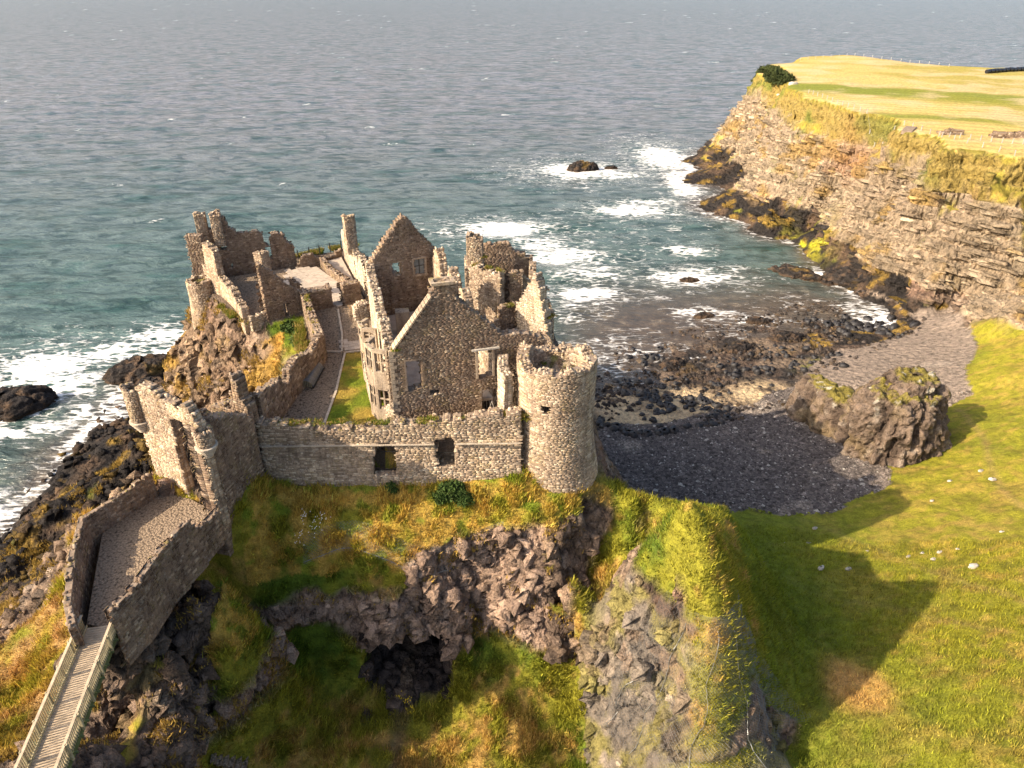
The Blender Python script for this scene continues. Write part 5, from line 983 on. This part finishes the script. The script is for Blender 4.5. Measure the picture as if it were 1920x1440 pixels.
def blades(name, wt, n, nb, hmin, hmax, wid, label, colmul=1., spread=.28):
    f, p = sample(wt, n); cc = colf[T[f, 0]]; nrm = fn[f]
    lean = nrm * [1, 1, 0] * 1.1 + rng.normal(0, .25, (n, 3)) * [1, 1, 0] + [.18, .05, 0]
    f_ = np.repeat(np.arange(n), nb); m = len(f_); bp_ = p[f_] + rng.normal(0, spread, (m, 3)) * [1, 1, 0] * .5
    hh = rng.uniform(hmin, hmax, m) * (.7 + .6 * rng.random(n))[f_]; dr = lean[f_] * .42 + rng.normal(0, .30, (m, 3)); dr[:, 2] = 1; dr /= np.linalg.norm(dr, axis=1)[:, None]
    side = np.cross(dr, rng.normal(0, 1, (m, 3))); side /= np.linalg.norm(side, axis=1)[:, None]; w = wid * rng.uniform(.6, 1.4, m)[:, None]
    base = bp_ - [0, 0, .1]
    Vv = np.stack([base - side * w, base + side * w, base + dr * hh[:, None]], 1).reshape(-1, 3)
    tc = np.clip(cc[f_] * (rng.uniform(.55, 1.55, n)[f_] * rng.uniform(.8, 1.25, m))[:, None] * colmul, 0, .7)
    o = npmesh(name, Vv, np.arange(m * 3).reshape(-1, 3), MG, colattr=np.repeat(tc, 3, 0)); return tag(o, label, kind='stuff')
MG, t, b = newmat('grass_blades', .9, .1); a = N(t, 'ShaderNodeAttribute', attribute_name='col'); t.links.new(a.outputs['Color'], b.inputs['Base Color'])
tr = N(t, 'ShaderNodeBsdfTranslucent'); t.links.new(a.outputs['Color'], tr.inputs[0]); mx = N(t, 'ShaderNodeMixShader'); mx.inputs[0].default_value = .3; t.links.new(b.outputs[0], mx.inputs[1]); t.links.new(tr.outputs[0], mx.inputs[2]); t.links.new(mx.outputs[0], t.nodes['Material Output'].inputs[0])
okc = ~inp[T[:, 0]] & infr & (cen[:, 2] > 1.2) & (fp_ < .4) & ~fh
onp = pip(cen[:, 0], cen[:, 1], CV) | (pdist(cen[:, 0], cen[:, 1], [(-26.2, 31.85), (-23.3, 16)], False) < 1.2); okc &= ~onp
g_ = sst(1 - fr_, .35, .7) * sst(fn[:, 2], .12, .4)
blades('grass', ar * g_ * okc * (dist < 95) * (35 / dist) ** 1.2, 76000, 5, .18, .48, .035, 'long wind-blown grass on the slopes round the castle')
clump = sst(fbm(cen, 1.4, 3, 701), .0, .25); blades('grass_tussocks', ar * g_ * clump * okc * (dist < 80) * ((cen[:, 0] < 9) | (cen[:, 1] > 48) & (cen[:, 0] < 14)), 22000, 7, .35, .75, .045, 'coarse tussocks of straw and green grass on the crag', 1.15, .35)
sel = (fr_ > .3) * (fr_ < 1.01) * sst(fbm(cen, 1.8, 3, 702), .12, .3) * okc * (dist < 125) * ((cen[:, 0] < -20) & (cen[:, 1] > 55) | (cen[:, 2] > 14) & (cen[:, 1] < 52) & (cen[:, 0] < 6)) * (fn[:, 2] > .25)
cs0 = colf.copy(); colf = np.where((rk > .3)[:, None], np.array([.30, .20, .05]) * (.7 + .6 * rng.random(len(colf)))[:, None], colf)
blades('cliff_grass', ar * sel, 16000, 6, .25, .6, .05, 'ochre grass clinging to ledges of the castle cliffs', 1., .4); colf = cs0
# angular blocks weathering out of the rock faces
def chunks(name, wt, n, s0, s1, label, cm=1., strike=None, asp=(1, 1, 1)):
    f, p = sample(wt, n); s = s0 + (s1 - s0) * rng.random(n) ** 2.2; a = rng.uniform(0, 6.28, n) if strike is None else rng.normal(strike, .18, n)
    o_ = np.array([(1, -.1, -.5), (.15, 1, -.5), (-1, .2, -.5), (-.2, -1, -.5), (.65, .45, .55), (-.5, .6, .45), (-.45, -.55, .6), (.5, -.6, .4)])
    q = o_[None] * rng.uniform(.7, 1.3, (n, 8, 1)) * (s[:, None, None] * rng.uniform([.7, .7, .6], [1.3, 1.1, 1.5], (n, 1, 3)) * np.array(asp))
    r_ = np.stack([q[:, :, 0] * np.cos(a)[:, None] - q[:, :, 1] * np.sin(a)[:, None], q[:, :, 0] * np.sin(a)[:, None] + q[:, :, 1] * np.cos(a)[:, None], q[:, :, 2]], 2) + p[:, None]
    fc_ = np.array([(4, 5, 6, 7), (0, 1, 5, 4), (1, 2, 6, 5), (2, 3, 7, 6), (3, 0, 4, 7)]); cc = np.clip(colf[T[f, 0]] * rng.uniform(.65, 1.4, (n, 1)) * cm, 0, .6)
    return tag(npmesh(name, r_.reshape(-1, 3), (np.arange(n)[:, None, None] * 8 + fc_[None]).reshape(-1, 4), M['ground'], colattr=np.repeat(cc, 8, 0), attrs={'rocky': np.ones(n * 8)}), label, kind='stuff')
rkf = sst(fr_, .75, .95) * infr * (fp_ < .3)
chunks('rock_blocks', ar * rkf * (cen[:, 1] < 52) * (cen[:, 2] > 9) * (cen[:, 0] > -30) * (sst(fbm(cen, 2.5, 3, 901), -.15, .15) + .1) * np.where((cen[:, 0] > 7.5), .10, np.where(cen[:, 0] < -13, .3, 1)), 2700, .16, .95, 'angular broken blocks of rock on the crag below the castle', 1.05)
chunks('shore_blocks', ar * rkf * (cen[:, 0] < -26) * (cen[:, 1] > 42) * (dist < 150), 3400, .2, 1.1, 'broken blocks of rock on the cliffs and shore left of the castle')
chunks('cliff_blocks', ar * rkf * fh * (cen[:, 2] > 2) * (cen[:, 2] < 25) * (cen[:, 1] > 110) * (np.abs(((cen[:, 2] + .035 * cen[:, 1] + .8 * fbm(cen, 25, 3, 31)) / 2.9) % 1 - .5) < .22), 3600, .4, 1.4, 'layered ledge blocks standing out of the headland cliff', 1.12, -1.2, (2.2, .8, .42))
# pebbles
f, p = sample(ar * (fp_ > .5) * infr * (dist < 140) * (cen[:, 2] < 6) * np.where(cen[:, 1] < 98, 1.6, 1), 30000); n = len(p); s = rng.uniform(.08, .24, n) * (1 + .9 * (rng.random(n) < .06))
oc = np.array([(1, 0, 0), (0, 1, 0), (-1, 0, 0), (0, -1, 0), (0, 0, .7), ]); an = rng.uniform(0, 6.28, n); ox = oc[None, :, 0] * np.cos(an)[:, None] * 1.3 - oc[None, :, 1] * np.sin(an)[:, None]; oy = oc[None, :, 0] * np.sin(an)[:, None] * 1.3 + oc[None, :, 1] * np.cos(an)[:, None]
Pv = p[:, None] + np.stack([ox, oy, np.broadcast_to(oc[None, :, 2], ox.shape) + rng.uniform(-.25, .25, ox.shape)], 2) * s[:, None, None] + [0, 0, .03]
Fp = (np.arange(n)[:, None, None] * 5 + np.array([(0, 1, 4), (1, 2, 4), (2, 3, 4), (3, 0, 4)])[None]).reshape(-1, 3)
pc = colf[T[f, 0]] * rng.uniform(.5, 1.7, n)[:, None]; pc = np.where((rng.random(n) < .035)[:, None], [.5, .46, .4], pc)
tag(npmesh('pebbles', Pv.reshape(-1, 3), Fp, M['ground'], colattr=np.repeat(pc, 5, 0), attrs={'rocky': np.zeros(n * 5)}), 'dark rounded pebbles covering the beach', kind='stuff')

# ------------------------------------------------------------------ netting on spur and crag
from mathutils.bvhtree import BVHTree
lm = (cen[:, 1] < 56) & (cen[:, 0] > -22) & (cen[:, 0] < 30); BV = BVHTree.FromPolygons(V2.tolist(), T[lm].tolist())
def net(name, pf, nu, nv, label, off=.07, wid=.008, mat='wire'):
    G = {}
    for i in range(nu):
        for j in range(nv):
            o_, d_ = pf(i / (nu - 1), j / (nv - 1)); h = BV.ray_cast(Vector(o_), Vector(d_).normalized(), 60)
            if h[0] is not None: G[i, j] = h[0] - Vector(d_).normalized() * off
    mb = MB()
    for (i, j), p in G.items():
        for q in ((i + 1, j + (1 if (i + j) % 2 == 0 else -1)), ):
            pass
        if (i + j) % 2: continue
        for q in ((i + 1, j + 1), (i + 1, j - 1), (i - 1, j + 1), (i - 1, j - 1)):
            if q in G and (G[q] - p).length < 1.0 and (q[0] > i): 
                v = G[q]; s_ = (v - p).cross(Vector((.2, -1, .3))).normalized() * wid; k = len(mb.v); mb.v += [p - s_, p + s_, v + s_, v - s_]; mb.f.append((k, k + 1, k + 2, k + 3))
        
    return tag(mb.build(name, M[mat]), label, 'netting'), G
def pf(u, v):
    t = math.radians(-165 + 150 * u); z_ = 11.5 + 14.5 * v; return (14.5 + 18 * math.cos(t), 39 + 18 * math.sin(t), z_ + 5), (-math.cos(t), -math.sin(t), -5 / 14)
RN, Gn = net('rock_netting', pf, 150, 110, 'wire rockfall netting draped over the rocky side of the foreground spur')
for cu in ((8, 20, 60, 4), (30, 40, 100, 2), (60, 75, 104, 3), (100, 96, 100, 4), (135, 120, 80, 3)):
    pl = [Gn[k_] for j in range(cu[3], cu[2], 3) for k_ in [(int(cu[0] + (cu[1] - cu[0]) * j / 110 + 2 * math.sin(j * .15)), j)] if k_ in Gn]
    pl = [p + Vector((0, -.05, .05)) for p in pl]
    pl = [p_ for k_, p_ in enumerate(pl) if all((pl[m_ + 1] - pl[m_]).length < 1.6 for m_ in range(k_)) and p_.x < 22]
    if len(pl) > 3: b_ = MB(); b_.tube(pl, .028, 4); b_.build('cable', M['mesh'], RN)
def pf2(u, v): return (-18 + 17 * u, 33, 20.2 + 2.6 * v + 1.2 * math.sin(u * 7) + 5), (0.02, 1, -.30)
RN2, G2 = net('rock_netting', pf2, 130, 22, 'pale wire netting hanging along the lower edge of the castle grass slope')
pl = [G2[i, 2] for i in range(0, 130, 3) if (i, 2) in G2]
if len(pl) > 3: b_ = MB(); b_.tube(pl, .03, 4); b_.build('cable', M['wire'], RN2)

# ------------------------------------------------------------------ plants
# grass and moss growing on broken wall tops
Vv = []; Cc = []
def topgrass(path, z, n, w, hh=.3):
    for _ in range(n):
        k = random.randrange(len(path) - 1); t = random.random(); a, c = path[k], path[k + 1]; x_ = a[0] + (c[0] - a[0]) * t + random.uniform(0, w); y_ = a[1] + (c[1] - a[1]) * t + random.uniform(0, w)
        if fbm(np.array([[x_, y_, z]]), 1.1, 2, 801)[0] < .02: continue
        cl = random.choice([(.16, .17, .02), (.30, .22, .05), (.10, .14, .02), (.36, .26, .09)])
        for _ in range(6):
            q = Vector((x_ + random.gauss(0, .1), y_ + random.gauss(0, .1), z)); s = Vector((random.gauss(0, 1), random.gauss(0, 1), 0)).normalized() * .05; Vv.extend([q - s, q + s, q + Vector((random.gauss(0, .12), random.gauss(0, .12), random.uniform(.3, .7) * hh + .05))]); Cc.extend([cl] * 3)
topgrass([(-21.0, 50.3), (-8, 50.6), (1.0, 51.3)], 32.2, 700, .9); topgrass([(-10, 50.6), (1.0, 51.3)], 32.55, 500, .9); topgrass([(2.2, 55.5), (6, 56.6)], 35.3, 160, .8); topgrass([(-5, 75), (-3.4, 75)], 38.2, 260, .9); topgrass([(-4.4, 73.9), (-1.6, 72.2)], 37.6, 200, .6, .5); topgrass([(-1.2, 69.6), (.8, 70.4)], 34.6, 220, .5, .4); topgrass([(2.6, 67.6), (4, 66.8)], 34.5, 160, .9)
topgrass([(-24.8, 79.2), (-22.9, 73), (-20.6, 67)], 32.4, 200, .4); topgrass([(-32, 99), (-28, 101.5), (-24.6, 103.2)], 29.7, 1500, 1.4, .8); topgrass([(-10.2, 53.9), (-9.8, 54.4)], 37.4, 60, .4); topgrass([(-37, 84), (-33, 79), (-31, 77)], 29.6, 500, -1.0, .7); topgrass([(-25, 78), (-22.4, 70)], 29.5, 500, -1.2, .8)
Va = np.array([tuple(v) for v in Vv]); tag(npmesh('wall_grass', Va, np.arange(len(Va)).reshape(-1, 3), MG, colattr=np.array(Cc)), 'tufts of grass and moss rooted on the ruined wall tops', kind='stuff')
def leafy(name, cs, mat, label, cat, nl=1500, size=.12, seed=0):
    r_ = np.random.default_rng(seed); Vv = []; per = nl // len(cs)
    for (cx, cy, cz, rx, ry, rz_) in cs:
        d = r_.normal(0, 1, (per, 3)); d /= np.linalg.norm(d, axis=1)[:, None]; d[:, 2] = np.abs(d[:, 2]); q = d * r_.uniform(.55, 1.05, per)[:, None] ** .5 * [rx, ry, rz_] * (1 + .25 * vnoise(d * 2 + seed))[:, None] + [cx, cy, cz]
        a = r_.normal(0, size, (per, 3)); b = r_.normal(0, size, (per, 3)); Vv.append(np.stack([q, q + a, q + b], 1).reshape(-1, 3))
    Vv = np.vstack(Vv); o = npmesh(name, Vv, np.arange(len(Vv)).reshape(-1, 3), M[mat]); return tag(o, label, cat)
leafy('shrub', [(-5.2, 49.3, 25.9, 1.2, .8, 1.2), (-4.2, 48.8, 25.5, .9, .7, .8), (-6.1, 48.9, 25.6, .7, .6, .7)], 'leaf', 'dark green shrub on the grass below the right-hand barred opening', 'shrub', 3600, .14, 3)
leafy('shrub', [(-10.6, 49.5, 25.8, .6, .5, .9), (-10.2, 48.8, 24.8, .6, .5, .9)], 'leaf', 'light green plant climbing under the left-hand barred opening', 'shrub', 1500, .14, 4)
leafy('bramble_patch', [(-24.6, 74.5, 28.6, 1.0, 2.0, .8), (-26.3, 76.8, 28.8, 1.2, 1.0, .7)], 'leaf', 'green bramble patch under the half gable', 'shrub', 1600, .2, 5)
hz_ = lambda x_, y_: height1(x_, y_)
leafy('hedge', [(xh, yh, hz_(xh, yh) - .3, 4.0, 5.5, 2.2) for xh, yh in ((121, 352), (115, 345), (110, 335), (106, 322), (103, 308), (101, 294), (99, 283))], 'leafdark', 'dark scrubby hedge on the near corner of the headland field', 'hedge', 26000, .55, 6)
for lab, mc, pl in (('small white flowers on the grass below the curtain wall', (.8, .78, .7), [(-17.6, 46.8), (-16.6, 46.2), (-17.9, 45.8), (-16.2, 46.9)]), ('yellow flowers by the cave mouth', (.7, .5, .02), [(-9.6, 40.6), (-9.1, 40.3), (-8.7, 39.5)])):
    Vv = []; 
    for (fx_, fy_) in pl:
        for _ in range(16):
            x_, y_ = random.gauss(fx_, .25), random.gauss(fy_, .25); h = BV.ray_cast(Vector((x_, y_, 60)), Vector((0, 0, -1)))
            if h[0] is None: continue
            q = h[0] + Vector((0, 0, random.uniform(.3, .5))); s = .05; Vv += [q + Vector((-s, -s, 0)), q + Vector((s, -s, .02)), q + Vector((0, s, .04))]
    tag(mesh('flowers', Vv, [(i, i + 1, i + 2) for i in range(0, len(Vv), 3)], flat_mat('petals', mc, .8, .2, .1)), lab, kind='stuff')

# ------------------------------------------------------------------ steps and tide pool
ST = thing('stone_steps', 'short flight of rough stone steps at the bottom edge of the picture', 'steps')
for k in range(12):
    x_ = -24.2 + k * .38; y_ = 31.6 + .05 * k; b_ = MB(); h = BV.ray_cast(Vector((x_, y_, 60)), Vector((0, 0, -1))); zt = h[0].z if h[0] is not None else height1(x_, y_)
    b_.box((x_, y_, zt + .1), (.36, 1.2, .3), .15 + random.uniform(-.08, .08)); b_.build('step', M['gravel'], ST)
pz_ = height1(-51.5, 65) + .5; mt, t, b = newmat('pool_water', .06, .5); b.inputs['Base Color'].default_value = (.06, .10, .05, 1)
vs = [(-51.5 + (1.9 + .3 * math.sin(3 * k)) * math.cos(k * .4), 65 + (1.5 + .3 * math.cos(2.3 * k)) * math.sin(k * .4), pz_ + .25) for k in range(16)]
tag(mesh('tide_pool', vs, [tuple(range(16))], mt), 'small green tide pool on the rocks left of the causeway', kind='structure')

# ------------------------------------------------------------------ headland furniture
bvh = BVHTree.FromPolygons(V2.tolist(), T[(cen[:, 1] > 130) & (cen[:, 0] > 70)].tolist())
def gz2(x_, y_):
    h = bvh.ray_cast(Vector((x_, y_, 90)), Vector((0, 0, -1))); return h[0].z if h[0] is not None else height1(x_, y_)
pmh = bpy.data.meshes.new('post'); mb = MB(); mb.box((0, 0, .45), (.15, .15, 1.5)); pmh.from_pydata(mb.v, [], mb.f); pmh.materials.append(M['white'])
for lab, pts_, step in (('white post fence along the cliff edge of the hay field', [(96.5, 248), (97.6, 215.5), (99.7, 193.9), (100.3, 178), (102.8, 166.5), (105.0, 158.0), (107.0, 150.2)], 3.4), ('second line of white fence posts in front of the stone heaps', [(101.0, 175.2), (106.0, 171.0), (111.2, 167.3), (118.3, 163.6)], 2.0),
        ('fence of pale posts on the seaward rim of the hay field', [(128, 355), (146, 366), (166, 378), (176, 352), (186, 322)], 5.0)):
    FNc = thing('fence', lab, 'fence')
    wr = []
    for a, c in zip(pts_, pts_[1:]):
        L_ = math.dist(a, c); n = max(1, int(L_ / step))
        for k in range(n):
            x_, y_ = a[0] + (c[0] - a[0]) * k / n, a[1] + (c[1] - a[1]) * k / n; z_ = gz2(x_, y_); o = bpy.data.objects.new('post', pmh); COL.objects.link(o); o.parent = FNc; o.location = (x_, y_, z_); o.rotation_euler = (random.uniform(-.08, .08), random.uniform(-.08, .08), 0); wr.append((x_, y_, z_ + .9))
    b_ = MB(); b_.tube(wr, .02, 3); b_.build('wire', M['wire'], FNc)
bm_ = bpy.data.meshes.new('silage_bale'); mb = MB(); n = 14
for x_ in (-.68, -.6, .6, .68):
    r_ = .62 if abs(x_) > .65 else .70
    mb.v += [(x_, r_ * math.cos(2 * math.pi * k / n), .66 + r_ * math.sin(2 * math.pi * k / n)) for k in range(n)]
for q in range(3): mb.f += [(q * n + k, q * n + (k + 1) % n, (q + 1) * n + (k + 1) % n, (q + 1) * n + k) for k in range(n)]
mb.f += [tuple(range(n - 1, -1, -1)), tuple(range(3 * n, 4 * n))]; bm_.from_pydata([tuple(v) for v in mb.v], [], mb.f); bm_.materials.append(M['plastic'])
ORD = 'first second third fourth fifth sixth seventh eighth ninth tenth eleventh twelfth thirteenth fourteenth fifteenth'.split()
for k in range(12):
    x_ = 187 + k * 2.0; y_ = 303.5 + k * .85; o = bpy.data.objects.new('silage_bale', bm_); COL.objects.link(o); o.location = (x_, y_, gz2(x_, y_)); o.scale = (1.2, 1.15, 1.15 + random.uniform(-.06, .1)); o.rotation_euler = (0, 0, .40 + random.uniform(-.05, .05)); tag(o, 'black wrapped bale, ' + ORD[k] + ' from the left end of the row on the hay field', 'bale', 'row of black wrapped bales')
for (a, c, lab) in (((102.2, 176.2), (107.2, 176.0), 'short brown heap of stacked stones behind the fence, left one'), ((112.6, 173.6), (120, 172.0), 'longer brown heap of stacked stones by the right edge of the picture')):
    WS_ = thing('stone_heap', lab, 'stone heap'); z_ = gz2(*a); masonry(WS_, [a, c], 1.3, [(0, z_ + .7), (1.5, z_ + 1.2), (5, z_ + 1.0)], z_ - 1, size=(.6, .35), rag=.35, cell=(.5, .35))
mb = MB(); 
for k in range(8):
    t0, t1 = k / 8, (k + 1) / 8; P_ = lambda t: (96.2 + 3.6 * t, 181 + 5.0 * t); (xa, ya), (xb, yb) = P_(t0), P_(t1); za, zb_ = gz2(xa, ya) + .3, gz2(xb, yb) + .3
    n0 = Vector((-.86, .5, 0)) * 1.2; s = len(mb.v); mb.v += [Vector((xa, ya, za)) - n0, Vector((xa, ya, za)) + n0, Vector((xb, yb, zb_)) + n0, Vector((xb, yb, zb_)) - n0, Vector((xa, ya, za - .8)) - n0, Vector((xa, ya, za - .8)) + n0, Vector((xb, yb, zb_ - .8)) + n0, Vector((xb, yb, zb_ - .8)) - n0]
    mb.f += [(s, s + 1, s + 2, s + 3), (s, s + 3, s + 7, s + 4), (s + 1, s + 5, s + 6, s + 2), (s, s + 4, s + 5, s + 1), (s + 3, s + 2, s + 6, s + 7)]
tag(mb.build('stone_ramp', M['mortar']), 'grey stone ramp cut into the grass at the cliff top', 'ramp')
for k, (x_, y_, s) in enumerate(((99.5, 271, 2.6), (96.8, 276, 1.3))):
    o = bpy.data.objects.new('field_rock', BM[k].copy()); o.data.materials.clear(); o.data.materials.append(M['whitestone']); COL.objects.link(o); o.location = (x_, y_, gz2(x_, y_)); o.scale = (s * 1.3, s, s * .8); tag(o, ('larger' if k == 0 else 'smaller') + ' white rock at the near corner of the headland field', 'rock')
print('triangles', sum(len(m.loops) - 2 * len(m.polygons) for m in bpy.data.meshes))
